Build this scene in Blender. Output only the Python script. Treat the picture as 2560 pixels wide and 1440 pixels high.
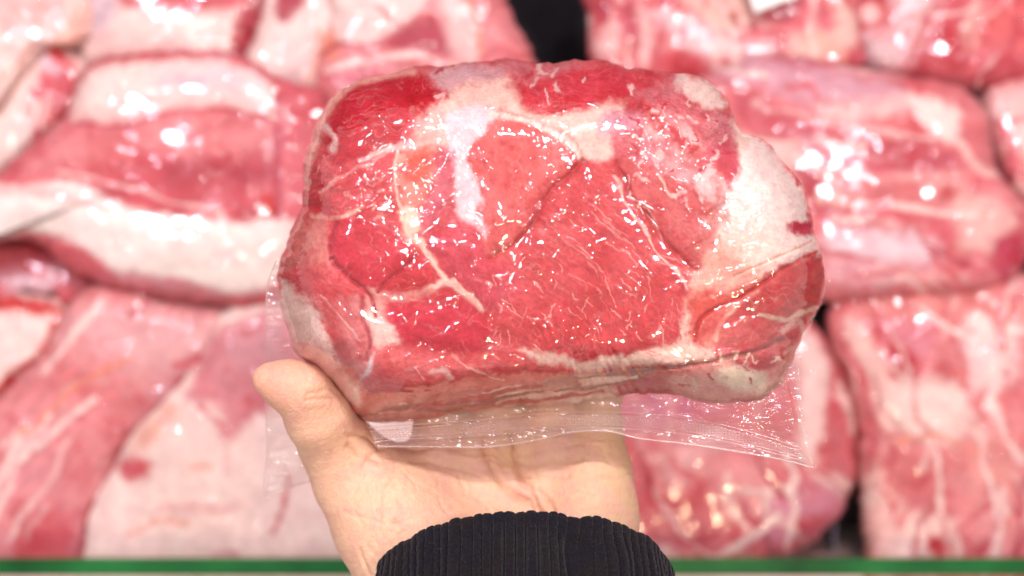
import bpy, math
import numpy as np

sc = bpy.context.scene
for o in list(bpy.data.objects):
    bpy.data.objects.remove(o)
C = sc.collection

# ------------------------------------------------------------------ camera, world, lamps, exposure
CZ = 0.68                      # camera height above the floor of the display case
K = 36.0 / 35.0 / 2560.0       # metres per pixel of the photograph at one metre of depth
cd = bpy.data.cameras.new('camera')
cd.lens = 35; cd.sensor_width = 36; cd.clip_start = 0.01; cd.clip_end = 50
cd.dof.use_dof = True; cd.dof.focus_distance = 0.298; cd.dof.aperture_fstop = 5.2
cam = bpy.data.objects.new('camera', cd); C.objects.link(cam)
cam.location = (0, 0, CZ)
sc.camera = cam

w = bpy.data.worlds.new('World'); sc.world = w; w.use_nodes = True
bg = w.node_tree.nodes['Background']
bg.inputs['Color'].default_value = (1.0, 0.86, 0.855, 1)
bg.inputs['Strength'].default_value = 0.50

def lamp(name, loc, target, sx, sy, power, col, shape='RECTANGLE'):
    l = bpy.data.lights.new(name, 'AREA'); l.shape = shape; l.size = sx
    if shape in ('RECTANGLE', 'ELLIPSE'):
        l.size_y = sy
    l.energy = power; l.color = col
    o = bpy.data.objects.new(name, l); C.objects.link(o); o.location = loc
    from mathutils import Vector
    d = Vector(target) - Vector(loc)
    o.rotation_euler = d.to_track_quat('-Z', 'Y').to_euler()
    return o

lamp('case_strip_lamp', (0.05, 1.00, 1.45), (0, 0, 0.2), 0.42, 0.055, 20, (1.0, 0.93, 0.93))
lamp('ceiling_lamp', (0.75, 0.30, 1.75), (0, 0, 0.2), 0.10, 0.10, 7, (1.0, 0.88, 0.97), 'DISK')
lamp('ceiling_lamp', (-0.80, 0.45, 1.75), (0, 0, 0.2), 0.10, 0.10, 7, (0.96, 0.84, 1.0), 'DISK')
lamp('ceiling_lamp', (0.35, -0.75, 1.80), (0, 0, 0.2), 0.10, 0.10, 5, (1.0, 0.80, 0.50), 'DISK')
lamp('ceiling_lamp', (-0.30, 0.10, 2.00), (0, 0, 0.2), 0.12, 0.12, 4, (1.0, 0.95, 0.92), 'DISK')

vs = sc.view_settings
vs.view_transform = 'Standard'; vs.look = 'None'; vs.exposure = 0.0; vs.gamma = 1.0
vs.use_curve_mapping = False
sc.cycles.max_bounces = 10; sc.cycles.transparent_max_bounces = 12
sc.cycles.glossy_bounces = 3; sc.cycles.diffuse_bounces = 4
sc.cycles.caustics_reflective = False; sc.cycles.caustics_refractive = False
sc.cycles.use_denoising = True

# ------------------------------------------------------------------ geometry helpers
def U(px, py, D):
    """photograph pixel and depth below the camera -> world point"""
    px = np.asarray(px, float); py = np.asarray(py, float); D = np.asarray(D, float)
    return np.stack([(px - 1280) * K * D, -(py - 720) * K * D, CZ - D + 0 * px], -1)

def smooth(e0, e1, x):
    t = np.clip((x - e0) / (e1 - e0), 0, 1)
    return t * t * (3 - 2 * t)

_r = np.random.RandomState(7)
_P = _r.permutation(1024)
_G = _r.rand(1024) * 2 * np.pi
_GX, _GY = np.cos(_G), np.sin(_G)
_RV = _r.rand(1024); _RW = _r.rand(1024)

def _h(i, j, s):
    return _P[(_P[(_P[(i + s * 131) & 1023] + j) & 1023] + s * 17) & 1023]

def noise(x, y, s=0):
    xi = np.floor(x).astype(np.int64); yi = np.floor(y).astype(np.int64)
    fx = x - xi; fy = y - yi
    u = fx * fx * fx * (fx * (fx * 6 - 15) + 10); v = fy * fy * fy * (fy * (fy * 6 - 15) + 10)
    def g(a, b):
        h = _h(xi + a, yi + b, s)
        return _GX[h] * (fx - a) + _GY[h] * (fy - b)
    n0 = g(0, 0) * (1 - u) + g(1, 0) * u
    n1 = g(0, 1) * (1 - u) + g(1, 1) * u
    return (n0 * (1 - v) + n1 * v) * 1.5

def fbm(x, y, oct=4, s=0, gain=0.5):
    a, f, t = 1.0, 1.0, 0
    for k in range(oct):
        t = t + a * noise(x * f + 13.7 * k, y * f - 7.1 * k, s + k); a *= gain; f *= 2.03
    return t

def ridge(x, y, s=0, p=3.0):
    return np.clip(1 - np.abs(noise(x, y, s)) * 2.2, 0, 1) ** p

def worley(x, y, s=0):
    xi = np.floor(x).astype(np.int64); yi = np.floor(y).astype(np.int64)
    best = np.full(x.shape, 9.0); bid = np.zeros(x.shape)
    for a in (-1, 0, 1):
        for b in (-1, 0, 1):
            h = _h(xi + a, yi + b, s)
            d = np.hypot(xi + a + _RV[h] - x, yi + b + _RW[h] - y)
            m = d < best
            best = np.where(m, d, best); bid = np.where(m, _RV[(h * 7 + 3) & 1023], bid)
    return best, bid

def sd_poly(x, y, poly):
    """signed distance, positive inside"""
    P = np.asarray(poly, float); n = len(P)
    d = np.full(x.shape, 1e18); ins = np.zeros(x.shape, bool)
    for i in range(n):
        ax, ay = P[i]; bx, by = P[(i + 1) % n]
        ex, ey = bx - ax, by - ay
        wx, wy = x - ax, y - ay
        t = np.clip((wx * ex + wy * ey) / (ex * ex + ey * ey + 1e-9), 0, 1)
        d = np.minimum(d, (wx - ex * t) ** 2 + (wy - ey * t) ** 2)
        c = ((ay <= y) & (by > y)) | ((by <= y) & (ay > y))
        if ey != 0:
            ins ^= c & (x < ax + (y - ay) * ex / ey)
    d = np.sqrt(d)
    return np.where(ins, d, -d)

def d_line(x, y, pts):
    d = np.full(x.shape, 1e18)
    P = np.asarray(pts, float)
    for i in range(len(P) - 1):
        ax, ay = P[i]; ex, ey = P[i + 1] - P[i]
        wx, wy = x - ax, y - ay
        t = np.clip((wx * ex + wy * ey) / (ex * ex + ey * ey + 1e-9), 0, 1)
        d = np.minimum(d, (wx - ex * t) ** 2 + (wy - ey * t) ** 2)
    return np.sqrt(d)

def spline(pts, n=16, closed=True):
    P = np.asarray(pts, float); N = len(P); out = []
    rng = range(N if closed else N - 1)
    for i in rng:
        if closed:
            a, b, c, d = P[i - 1], P[i], P[(i + 1) % N], P[(i + 2) % N]
        else:
            a, b, c, d = P[max(i - 1, 0)], P[i], P[i + 1], P[min(i + 2, N - 1)]
        for t in np.arange(n) / n:
            out.append(0.5 * ((2 * b) + (-a + c) * t + (2 * a - 5 * b + 4 * c - d) * t * t + (-a + 3 * b - 3 * c + d) * t ** 3))
    if not closed:
        out.append(P[-1])
    return np.array(out)

def mesh(name, V, F, mat, parent=None, col=None, smoothf=True, props=None):
    V = np.asarray(V, float).reshape(-1, 3)
    me = bpy.data.meshes.new(name)
    F = [np.asarray(f, np.int32) for f in (F if isinstance(F, list) else [F]) if len(f)]
    me.vertices.add(len(V)); me.vertices.foreach_set('co', V.astype(np.float32).ravel())
    loops = np.concatenate([f.ravel() for f in F])
    tot = np.concatenate([np.full(len(f), f.shape[1], np.int32) for f in F])
    start = np.concatenate([[0], np.cumsum(tot)[:-1]]).astype(np.int32)
    me.loops.add(len(loops)); me.loops.foreach_set('vertex_index', loops.astype(np.int32))
    me.polygons.add(len(tot)); me.polygons.foreach_set('loop_start', start)
    me.polygons.foreach_set('loop_total', tot)
    me.polygons.foreach_set('use_smooth', np.full(len(tot), smoothf))
    me.update(calc_edges=True); me.validate()
    if col is not None:
        a = me.attributes.new('albedo', 'FLOAT_COLOR', 'POINT')
        cc = np.ones((len(V), 4), np.float32); cc[:, :3] = col
        a.data.foreach_set('color', cc.ravel())
    me.materials.append(mat)
    o = bpy.data.objects.new(name, me); C.objects.link(o)
    if parent is not None:
        o.parent = parent
    for k, v in (props or {}).items():
        o[k] = v
    return o

def thing(name, label, cat, group=None, loc=(0, 0, 0)):
    o = bpy.data.objects.new(name, None); C.objects.link(o)
    o['label'] = label; o['category'] = cat
    if group:
        o['group'] = group
    return o

def grid_faces(ny, nx):
    i = np.arange(ny * nx).reshape(ny, nx)
    return np.stack([i[:-1, :-1], i[1:, :-1], i[1:, 1:], i[:-1, 1:]], -1).reshape(-1, 4)

def border(ny, nx):
    i = np.arange(ny * nx).reshape(ny, nx)
    return np.concatenate([i[0, :-1], i[:-1, -1], i[-1, :0:-1], i[:0:-1, 0]])

def blur(A, r):
    k = np.exp(-0.5 * (np.arange(-3 * r, 3 * r + 1) / r) ** 2); k /= k.sum()
    B = np.pad(A, ((3 * r, 3 * r), (3 * r, 3 * r)), mode='edge')
    B = np.apply_along_axis(lambda m: np.convolve(m, k, 'valid'), 0, B)
    return np.apply_along_axis(lambda m: np.convolve(m, k, 'valid'), 1, B)

# ------------------------------------------------------------------ materials
def nt(name):
    m = bpy.data.materials.new(name); m.use_nodes = True
    t = m.node_tree; t.nodes.clear()
    out = t.nodes.new('ShaderNodeOutputMaterial')
    def N(kind, **kw):
        n = t.nodes.new(kind)
        for k, v in kw.items():
            if k.startswith('i_'):
                n.inputs[k[2:].replace('_', ' ')].default_value = v
            else:
                setattr(n, k, v)
        return n
    return m, N, t.links.new, out

def meat_mat(name, rough, sss, bump, nscale):
    m, N, L, out = nt(name)
    p = N('ShaderNodeBsdfPrincipled'); a = N('ShaderNodeAttribute', attribute_name='albedo')
    tc = N('ShaderNodeTexCoord')
    n1 = N('ShaderNodeTexNoise', i_Scale=nscale, i_Detail=5.0)
    mr = N('ShaderNodeMapRange', i_From_Min=0.3, i_From_Max=0.7, i_To_Min=0.86, i_To_Max=1.1)
    mx = N('ShaderNodeVectorMath', operation='MULTIPLY')
    b = N('ShaderNodeBump', i_Strength=bump, i_Distance=0.0006)
    L(tc.outputs['Object'], n1.inputs['Vector']); L(n1.outputs['Fac'], mr.inputs['Value'])
    L(a.outputs['Color'], mx.inputs[0]); L(mr.outputs[0], mx.inputs[1])
    L(mx.outputs[0], p.inputs['Base Color']); L(n1.outputs['Fac'], b.inputs['Height'])
    L(b.outputs[0], p.inputs['Normal'])
    p.inputs['Roughness'].default_value = rough
    p.inputs['Specular IOR Level'].default_value = 0.15
    p.inputs['Subsurface Weight'].default_value = sss
    p.inputs['Subsurface Radius'].default_value = (1.0, 0.35, 0.25)
    p.inputs['Subsurface Scale'].default_value = 0.004
    L(p.outputs[0], out.inputs['Surface'])
    return m

def film_mat(name, refl, rough, haze, hazecol=(0.95, 0.86, 0.86), bump=0.0, bscale=400.0, attr=False):
    m, N, L, out = nt(name)
    tr = N('ShaderNodeBsdfTransparent'); tr.inputs['Color'].default_value = (0.985, 0.975, 0.97, 1)
    gl = N('ShaderNodeBsdfAnisotropic') if False else N('ShaderNodeBsdfGlossy')
    gl.inputs['Roughness'].default_value = rough
    gl.inputs['Color'].default_value = (1, 1, 1, 1)
    di = N('ShaderNodeBsdfDiffuse'); di.inputs['Color'].default_value = (*hazecol, 1)
    tl = N('ShaderNodeBsdfTranslucent'); tl.inputs['Color'].default_value = (*hazecol, 1)
    dt = N('ShaderNodeMixShader', i_Fac=0.5)
    L(di.outputs[0], dt.inputs[1]); L(tl.outputs[0], dt.inputs[2])
    fr = N('ShaderNodeFresnel', i_IOR=1.5)
    mul = N('ShaderNodeMath', operation='MULTIPLY', i_Value=1.0); mul.inputs[1].default_value = refl
    mul.use_clamp = True
    cap = N('ShaderNodeMath', operation='MINIMUM'); cap.inputs[1].default_value = 0.16
    mh = N('ShaderNodeMixShader'); ms = N('ShaderNodeMixShader')
    L(tr.outputs[0], mh.inputs[1]); L(dt.outputs[0], mh.inputs[2])
    L(fr.outputs[0], mul.inputs[0]); L(mul.outputs[0], cap.inputs[0]); L(cap.outputs[0], ms.inputs[0])
    L(mh.outputs[0], ms.inputs[1]); L(gl.outputs[0], ms.inputs[2])
    tc = N('ShaderNodeTexCoord')
    nz = N('ShaderNodeTexNoise', i_Scale=45.0, i_Detail=3.0)
    hz = N('ShaderNodeMapRange', i_From_Min=0.35, i_From_Max=0.7, i_To_Min=haze * 0.4, i_To_Max=haze * 1.6)
    L(tc.outputs['Object'], nz.inputs['Vector']); L(nz.outputs['Fac'], hz.inputs['Value'])
    L(hz.outputs[0], mh.inputs[0])
    if bump > 0:
        n2 = N('ShaderNodeTexNoise', i_Scale=bscale, i_Detail=2.0)
        bp = N('ShaderNodeBump', i_Strength=bump, i_Distance=0.0005)
        L(tc.outputs['Object'], n2.inputs['Vector']); L(n2.outputs['Fac'], bp.inputs['Height'])
        for q in (gl, fr):
            L(bp.outputs[0], q.inputs['Normal'])
    L(ms.outputs[0], out.inputs['Surface'])
    return m

def plain(name, col, rough=0.6, nscale=60.0, amp=0.12, bump=0.1, **kw):
    m, N, L, out = nt(name)
    p = N('ShaderNodeBsdfPrincipled'); tc = N('ShaderNodeTexCoord')
    n1 = N('ShaderNodeTexNoise', i_Scale=nscale, i_Detail=4.0)
    mr = N('ShaderNodeMapRange', i_From_Min=0.3, i_From_Max=0.7, i_To_Min=1 - amp, i_To_Max=1 + amp)
    mx = N('ShaderNodeVectorMath', operation='MULTIPLY'); mx.inputs[0].default_value = col
    L(tc.outputs['Object'], n1.inputs['Vector']); L(n1.outputs['Fac'], mr.inputs['Value'])
    L(mr.outputs[0], mx.inputs[1]); L(mx.outputs[0], p.inputs['Base Color'])
    if bump:
        b = N('ShaderNodeBump', i_Strength=bump, i_Distance=0.001)
        L(n1.outputs['Fac'], b.inputs['Height']); L(b.outputs[0], p.inputs['Normal'])
    p.inputs['Roughness'].default_value = rough
    for k, v in kw.items():
        p.inputs[k].default_value = v
    L(p.outputs[0], out.inputs['Surface'])
    return m

M_MEAT = meat_mat('held_meat', 0.5, 0.15, 0.2, 900)
M_BG = meat_mat('shelf_meat', 0.5, 0.0, 0.1, 300)
M_FILM = film_mat('clear_film', 1.9, 0.075, 0.006)
M_BGFILM = film_mat('shelf_film', .8, 0.085, 0.02, (0.95, 0.84, 0.88))
M_SEAL = film_mat('seal_film', 1.4, 0.12, 0.13, (0.95, 0.85, 0.83), 0.4, 260.0)
M_SIDE = film_mat('side_seal_film', 1.8, 0.10, 0.24, (0.95, 0.83, 0.82), 0.5, 200.0)
M_RIM = film_mat('film_rim', 1.5, .15, .40, (.97, .84, .80))
M_BAND = film_mat('embossed_film', 1.6, 0.16, 0.34, (0.97, 0.86, 0.83))

# palette: linear albedos
FAT = (.90, .66, .61); FATW = (.90, .76, .71); CREAM = (.86, .66, .50); BEIGE = (.74, .50, .36)
PEACH = (.84, .42, .34); ORNG = (.80, .26, .17); PINK = (.71, .215, .225); PALEP = (.82, .48, .46)
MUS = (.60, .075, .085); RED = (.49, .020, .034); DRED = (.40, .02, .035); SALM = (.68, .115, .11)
LIL = (.70, .50, .56); MAU = (.62, .25, .28); BRN = (.40, .12, .09); BM = (.61, .10, .125); BRED = (.62, .03, .03)
BDK = (.44, .045, .07)

# ------------------------------------------------------------------ a lump of meat with its colours
def paint(x, y, base, patches, lines, unit, seed, fib=None):
    """albedo of the cut: muscles, fat and seams; also returns relief in mm"""
    sh = x.shape
    col = np.empty(sh + (3,)); col[:] = base
    rel = np.zeros(sh)
    rg = 0.30 * fbm(x / (14 * unit), y / (14 * unit), 2, seed + 6)
    w1 = rg + fbm(x / (60 * unit), y / (60 * unit), 4, seed + 1); w2 = fbm(x / (60 * unit) + 40, y / (60 * unit), 4, seed + 2)
    w1f = fbm(x / (15 * unit), y / (15 * unit), 2, seed + 7)
    def fibre(m, c, ang, st, la, lb, sd):
        a = math.radians(ang); X = x[m] + w1[m] * 10 * unit; Y = y[m] + w2[m] * 10 * unit
        uu = (X * math.cos(a) + Y * math.sin(a)) / la; vv = (-X * math.sin(a) + Y * math.cos(a)) / lb
        f = fbm(uu, vv, 3, sd)
        c[m] *= (1 + 0.15 * st * f)[:, None]
        v = ridge(uu * 0.9 + 5, vv * 0.55, sd + 4, 9.0) * smooth(-.1, .5, noise(uu * .4, vv * .2, sd + 9))
        c[m] += ((np.array(PALEP) - c[m]) * (v * 0.2 * st)[:, None])
        return f
    if fib:
        m = np.ones(sh, bool); rel += fibre(m, col, *fib, seed + 20).reshape(sh) * 0.015
    for q, pt in enumerate(patches):
        poly, pc, soft, warp = pt[:4]
        bump = pt[4] if len(pt) > 4 else 0.0; fb = pt[5] if len(pt) > 5 else None
        P = np.asarray(poly, float)
        pad = warp * 1.6 + soft * 2 + 4
        m = (x > P[:, 0].min() - pad) & (x < P[:, 0].max() + pad) & (y > P[:, 1].min() - pad) & (y < P[:, 1].max() + pad)
        if not m.any():
            continue
        d = sd_poly(x[m] + w1[m] * warp, y[m] + w2[m] * warp, spline(poly, 4) if len(poly) > 3 else P)
        sf = soft * 1.8
        a = smooth(-sf, sf, d + sf * .5 * w1f[m])
        cc = np.empty((a.size, 3)); cc[:] = pc
        tmp = np.zeros(sh + (3,)); tmp[m] = cc
        if fb:
            f = fibre(m, tmp, *fb, seed + 31 + q); rel[m] += f * 0.025 * a
        col[m] += (tmp[m] - col[m]) * a[:, None]
        if bump:
            rel[m] += bump * smooth(-soft, 40 * unit, d)
    for ln_ in lines:
        pts, lc, wd, dep, lw = ln_[:5]; al = ln_[5] if len(ln_) > 5 else 1.0
        P = np.asarray(pts, float); pad = wd * 4 + 30 * unit
        m = (x > P[:, 0].min() - pad) & (x < P[:, 0].max() + pad) & (y > P[:, 1].min() - pad) & (y < P[:, 1].max() + pad)
        if not m.any():
            continue
        S = spline(pts, 6, False)
        d = d_line(x[m] + w1[m] * lw, y[m] + w2[m] * lw, S)
        ww = wd * (1 + 0.5 * w2[m])
        if lc is not None:
            a = al * (1 - smooth(ww * 0.15, ww * 1.15, d)) * np.clip(1 + .5 * w1f[m], 0, 1)
            col[m] += (np.array(lc) - col[m]) * a[:, None]
        if dep:
            rel[m] += 0.6 * dep * np.exp(-(d / (wd * 0.9)) ** 2)
    n = fbm(x / (26 * unit), y / (26 * unit), 4, seed + 3)
    red = smooth(.42, .18, col[..., 1])                      # muscle, not fat
    big = fbm(x / (110 * unit) + 3, y / (110 * unit), 3, seed + 12)
    col *= np.stack([1 + .10 * n + .12 * big * red, 1 + .14 * n + .40 * big * red, 1 + .12 * n + .40 * big * red], -1)
    xx_ = x + 16 * unit * w1; yy_ = y + 16 * unit * w2
    vein = ridge(xx_ / (52 * unit), yy_ / (30 * unit), seed + 13, 11.0) * smooth(-.05, .45, noise(x / (70 * unit), y / (70 * unit), seed + 14))
    vein = np.maximum(vein, .8 * ridge(xx_ / (24 * unit), yy_ / (40 * unit), seed + 15, 10.0) * smooth(.0, .5, noise(x / (60 * unit), y / (60 * unit), seed + 16)))
    col += (np.array((.80, .36, .34)) - col) * (vein * red * .38)[..., None]
    blood = smooth(.15, .8, fbm(x / (34 * unit) + 9, y / (34 * unit), 3, seed + 17))
    col += (np.array((.50, .02, .035)) - col) * (blood * red * .45)[..., None]
    rel += (0.5 if unit < 1.5 else 0.5) * fbm(x / (95 * unit), y / (95 * unit), 3, seed + 5)
    return np.clip(col, 0.004, 0.93), rel

def lump_grid(outline, nx, ny, seed, power=1.25, wob=4.0):
    S = spline(outline, 16); c = (S.max(0) + S.min(0)) / 2
    hw, hh = (S.max(0) - S.min(0)) / 2
    th = np.arctan2(S[:, 1] - c[1], S[:, 0] - c[0]); R = np.hypot(S[:, 1] - c[1], S[:, 0] - c[0])
    o = np.argsort(th); th, R = th[o], R[o]
    th = np.concatenate([th - 2 * np.pi, th, th + 2 * np.pi]); R = np.tile(R, 3)
    u, v = np.meshgrid(np.linspace(-1, 1, nx), np.linspace(-1, 1, ny))
    s = np.maximum(np.abs(u), np.abs(v)); t = np.arctan2(v * hh, u * hw)
    Rt = np.interp(t, th, R)
    Rt = Rt + wob * noise(np.cos(t) * 9 + 50, np.sin(t) * 9 + 50, seed) + wob * .5 * noise(np.cos(t) * 25 + 50, np.sin(t) * 25 + 50, seed + 1)
    s2 = 1 - (1 - s) ** power
    x = c[0] + s2 * Rt * np.cos(t); y = c[1] + s2 * Rt * np.sin(t)
    return x, y, s2, Rt, c

def close_below(V, ny, nx, Dbot, c, rings, col=None):
    """give the top sheet a rounded underside so that it is a closed body"""
    b = border(ny, nx); n = len(b)
    Vb = V[b]; cx, cy = U(c[0], c[1], Dbot)[:2]
    verts = [V]; faces = []; prev = b; base = len(V)
    zb0 = Vb[:, 2]; zbot = CZ - Dbot
    for f, dz in rings:
        P = Vb.copy(); P[:, 0] = cx + (Vb[:, 0] - cx) * f; P[:, 1] = cy + (Vb[:, 1] - cy) * f
        P[:, 2] = zb0 + (zbot - zb0) * dz
        idx = base + np.arange(n); verts.append(P); base += n
        faces.append(np.stack([prev, np.roll(prev, -1), np.roll(idx, -1), idx], -1)); prev = idx
    verts.append(np.array([[cx, cy, zbot]]))
    tri = np.stack([prev, np.roll(prev, -1), np.full(n, base)], -1)
    return np.concatenate(verts), faces, tri

RINGS = [(0.985, .35), (0.94, .7), (0.85, .93), (0.6, 1.0), (0.25, 1.0)]

def build_meat(parent, name, outline, Dtop, Dmid, Dbot, redge, base, patches, lines, mat, filmmat,
               nx, ny, seed, unit, fib=None, dome=0.0, wrinkle=1.0, extra=None, filmfun=None, skirt=0.0, tilt=(0, 0)):
    x, y, s, R, c = lump_grid(outline, nx, ny, seed, wob=(3.5 if unit > 1.5 else 7) * unit)
    col, rel = paint(x, y, base, patches, lines, unit, seed, fib)
    dist = (1 - s) * R
    e = np.clip(dist / redge, 0, 1)
    prof = np.sqrt(np.clip(1 - (1 - e) ** 2.2, 0, 1))
    D = Dmid - (Dmid - Dtop) * prof
    D = D + dome * s * s - (rel * 0.001) * smooth(0, 0.6, e)
    D = D + tilt[0] * (x - c[0]) / 1000 + tilt[1] * (y - c[1]) / 1000
    if extra is not None:
        D = D + extra(x, y, e)
    V = U(x, y, D).reshape(-1, 3)
    Va, fs, tri = close_below(V, ny, nx, Dbot, c, RINGS)
    cc = np.empty((len(Va), 3)); cc[:] = base; cc[:nx * ny] = col.reshape(-1, 3)
    bd = border(ny, nx); nb = len(bd)
    for r in range(len(RINGS)):
        cc[nx * ny + r * nb: nx * ny + (r + 1) * nb] = cc[bd]
    F = [grid_faces(ny, nx)[:, ::-1] if False else grid_faces(ny, nx)] + fs + [tri]
    mesh(name, Va, F, mat, parent, cc)
    # film laid over the cut
    Ds = blur(D, max(1, int(round(nx / 110))))
    Df = np.minimum(D, Ds)
    if nx > 500:
        k_ = smooth(.12, .5, e); Df = blur(Df, 3) * (1 - k_) + (blur(Df, 9) - 0.0003) * k_ - 0.0003
    else:
        Df = blur(Df, max(1, nx // 200))
    wr = filmfun(x, y, e, s)
    if skirt > 0:
        k = 1 + skirt * smooth(0.90, 1.0, s)
        k = k * (1 + 0.02 * noise(x / 60, y / 60, seed + 8) * smooth(.9, 1, s))
        fx = c[0] + (x - c[0]) * k; fy = c[1] + (y - c[1]) * k
        Df = Df + (Dbot - 0.006 - Df) * smooth(0.955, 1.0, s)
    else:
        k = 1 + 0.006; fx = c[0] + (x - c[0]) * k; fy = c[1] + (y - c[1]) * k
    Df = Df - 0.0005 - wr * 0.001
    Vf = U(fx, fy, Df).reshape(-1, 3)
    mesh('film', Vf, grid_faces(ny, nx), filmmat, parent)
    return D

# ------------------------------------------------------------------ the display case
case = thing('display_case', 'black floored meat display case with a green edged glass front', 'display case')
M_BLACK = plain('black_tray', (0.008, 0.006, 0.009), 0.8, 40, 0.3, 0.1, **{'Specular IOR Level': .1})
M_GREEN = plain('green_glass_edge', (0.012, 0.115, 0.028), 0.4, 14, 0.6, 0.0, **{'Specular IOR Level': .2})
M_STRIP = plain('pale_pink_strip', (0.72, 0.50, 0.47), 0.5, 30, 0.15, 0.05)
M_PANE = film_mat('front_glass', 1.2, 0.02, 0.02, (0.7, 0.9, 0.8))

def box(name, x0, x1, y0, y1, z0, z1, mat, parent, bev=0.0):
    V = [(x, y, z) for x in (x0, x1) for y in (y0, y1) for z in (z0, z1)]
    F = [(0, 1, 3, 2), (4, 6, 7, 5), (0, 4, 5, 1), (2, 3, 7, 6), (0, 2, 6, 4), (1, 5, 7, 3)]
    o = mesh(name, V, np.array(F), mat, parent, smoothf=False)
    if bev:
        b = o.modifiers.new('bevel', 'BEVEL'); b.width = bev; b.segments = 3
    return o

DE = 0.560
yg0 = -(1398 - 720) * K * DE; yg1 = -(1439 - 720) * K * DE
box('floor_panel', -0.9, 0.9, yg1 - 0.002, 0.62, -0.02, -0.002, M_BLACK, case)
box('back_panel', -0.9, 0.9, 0.622, 0.64, -0.02, 0.40, M_BLACK, case)
gp = box('glass_pane', -0.9, 0.9, yg1 + 0.0005, yg0 - 0.0005, 0.0, CZ - DE - 0.004, M_PANE, case)
box('glass_edge', -0.9, 0.9, yg1, yg0, CZ - DE - 0.0038, CZ - DE, M_GREEN, gp, 0.0005)
box('front_strip', -0.9, 0.9, yg1 - 0.12, yg1 - 0.004, -0.02, CZ - 0.585, M_STRIP, case, 0.003)  # pale pink block filling the band just outside the glass

# ------------------------------------------------------------------ packs lying in the case
def bgfilm(seed, amp=1.0):
    def f(x, y, e, s):
        wx = x + 25 * fbm(x / 110, y / 110, 2, seed); wy = y + 25 * fbm(x / 110 + 9, y / 110, 2, seed + 1)
        a = seed * 0.7
        u = wx * math.cos(a) + wy * math.sin(a); v = -wx * math.sin(a) + wy * math.cos(a)
        r = ridge(u / 150, v / 34, seed + 2, 3.5) * .6 * smooth(-.25, .45, noise(x / 170, y / 170, seed + 3))
        r2 = ridge(wx / 60, wy / 60, seed + 4, 4.0) * .6 * smooth(0, .5, noise(x / 130 + 5, y / 130, seed + 5))
        d, i = worley(x / 38, y / 38, seed + 6)
        p = (1 - smooth(0.0, 0.32, d)) * (i > .68) * .7 * smooth(.05, .35, noise(x / 190 + 9, y / 190, seed + 7))
        return amp * (r + r2 + p)
    return f

GRP = 'vacuum packed pork cuts lying in the display case'
def streaks(outline, ang, n, seed, cols=None):
    r_ = np.random.RandomState(seed); P = np.asarray(outline, float); lo, hi = P.min(0), P.max(0); out_ = []
    cols = cols or [(.84, .52, .48), (.86, .60, .55), (.50, .05, .07), (.62, .10, .12), (.78, .36, .34), (.48, .07, .10)]
    while len(out_) < n:
        x0, y0 = r_.uniform(lo, hi)
        a = math.radians(ang + r_.normal(0, 16)); l = r_.uniform(60, 240); b = r_.normal(0, .18) * l; k = r_.randint(len(cols))
        out_.append(([(x0 - l / 2 * math.cos(a), y0 - l / 2 * math.sin(a)), (x0 - b * math.sin(a), y0 + b * math.cos(a)), (x0 + l / 2 * math.cos(a), y0 + l / 2 * math.sin(a))],
                     cols[k], r_.uniform(6, 17), (.9 if k in (0, 1, 4) else -1.0) * r_.uniform(.3, 1), 14, r_.uniform(.55, 1.0)))
    return out_

def shelf_pack(label, outline, z, base, patches=(), lines=(), seed=1, fib=None, n=170, tilt=(0, 0), skirt=.06, amp=1.0, extra=None, name='meat_pack', st=None, grow=22):
    lines = (streaks(outline, st[0], st[1], seed + 300, st[2] if len(st) > 2 else None) if st else []) + list(lines)
    t = thing(name, label, 'meat pack', GRP)
    Dt = CZ - z
    S_ = np.asarray(outline, float); c_ = (S_.max(0) + S_.min(0)) / 2; h_ = (S_.max(0) - S_.min(0)) / 2
    outline = [tuple(c_ + (p - c_) * (1 + grow / h_)) for p in S_]
    build_meat(t, 'meat_cut', outline, Dt, Dt + 0.013, Dt + 0.034, 75, base, list(patches), list(lines), M_BG, M_BGFILM,
               n, n, seed, 1.8, fib, 0.004, 1.0, extra, bgfilm(seed, amp), skirt, tilt)
    return t

# left column
shelf_pack('pale fat block with thin orange lines in the top left corner', [(-120, -120), (170, -130), (235, 20), (205, 105), (120, 125), (55, 200), (-30, 290), (-130, 320)],
    .088, FAT, [([(-120, -60), (90, -90), (180, 20), (90, 90), (-60, 60)], PALEP, 30, 15, .5),
          ([(190, 10), (230, 20), (205, 105), (150, 118)], PEACH, 12, 6)],
    [([(20, 20), (100, 60), (140, 115)], PEACH, 9, -1, 6), ([(100, 0), (140, 60), (150, 110)], PEACH, 8, -1, 6),
     ([(-60, 250), (20, 180), (80, 120)], ORNG, 7, -1, 5), ([(-120, 120), (0, 100), (60, 110)], FATW, 20, 1, 6)], 11)
shelf_pack('small pack with pale left side and red right end below the corner fat block', [(-130, 330), (-20, 270), (50, 170), (100, 120), (150, 125), (195, 175), (185, 260), (120, 350), (30, 420), (-60, 470), (-140, 480)],
    .080, FAT, [([(110, 150), (150, 130), (195, 180), (175, 280), (110, 350), (60, 370), (70, 250)], BM, 12, 10, .6, (110, 1, 160, 14)),
          ([(118, 118), (150, 118), (160, 170), (135, 160)], BRED, 6, 4), ([(90, 130), (130, 150), (150, 185), (110, 180)], LIL, 8, 6)],
    [([(90, 250), (70, 320), (30, 400)], FATW, 14, 0.5, 10), ([(120, 240), (100, 320)], PALEP, 12, 0.5, 10)], 12)
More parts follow.
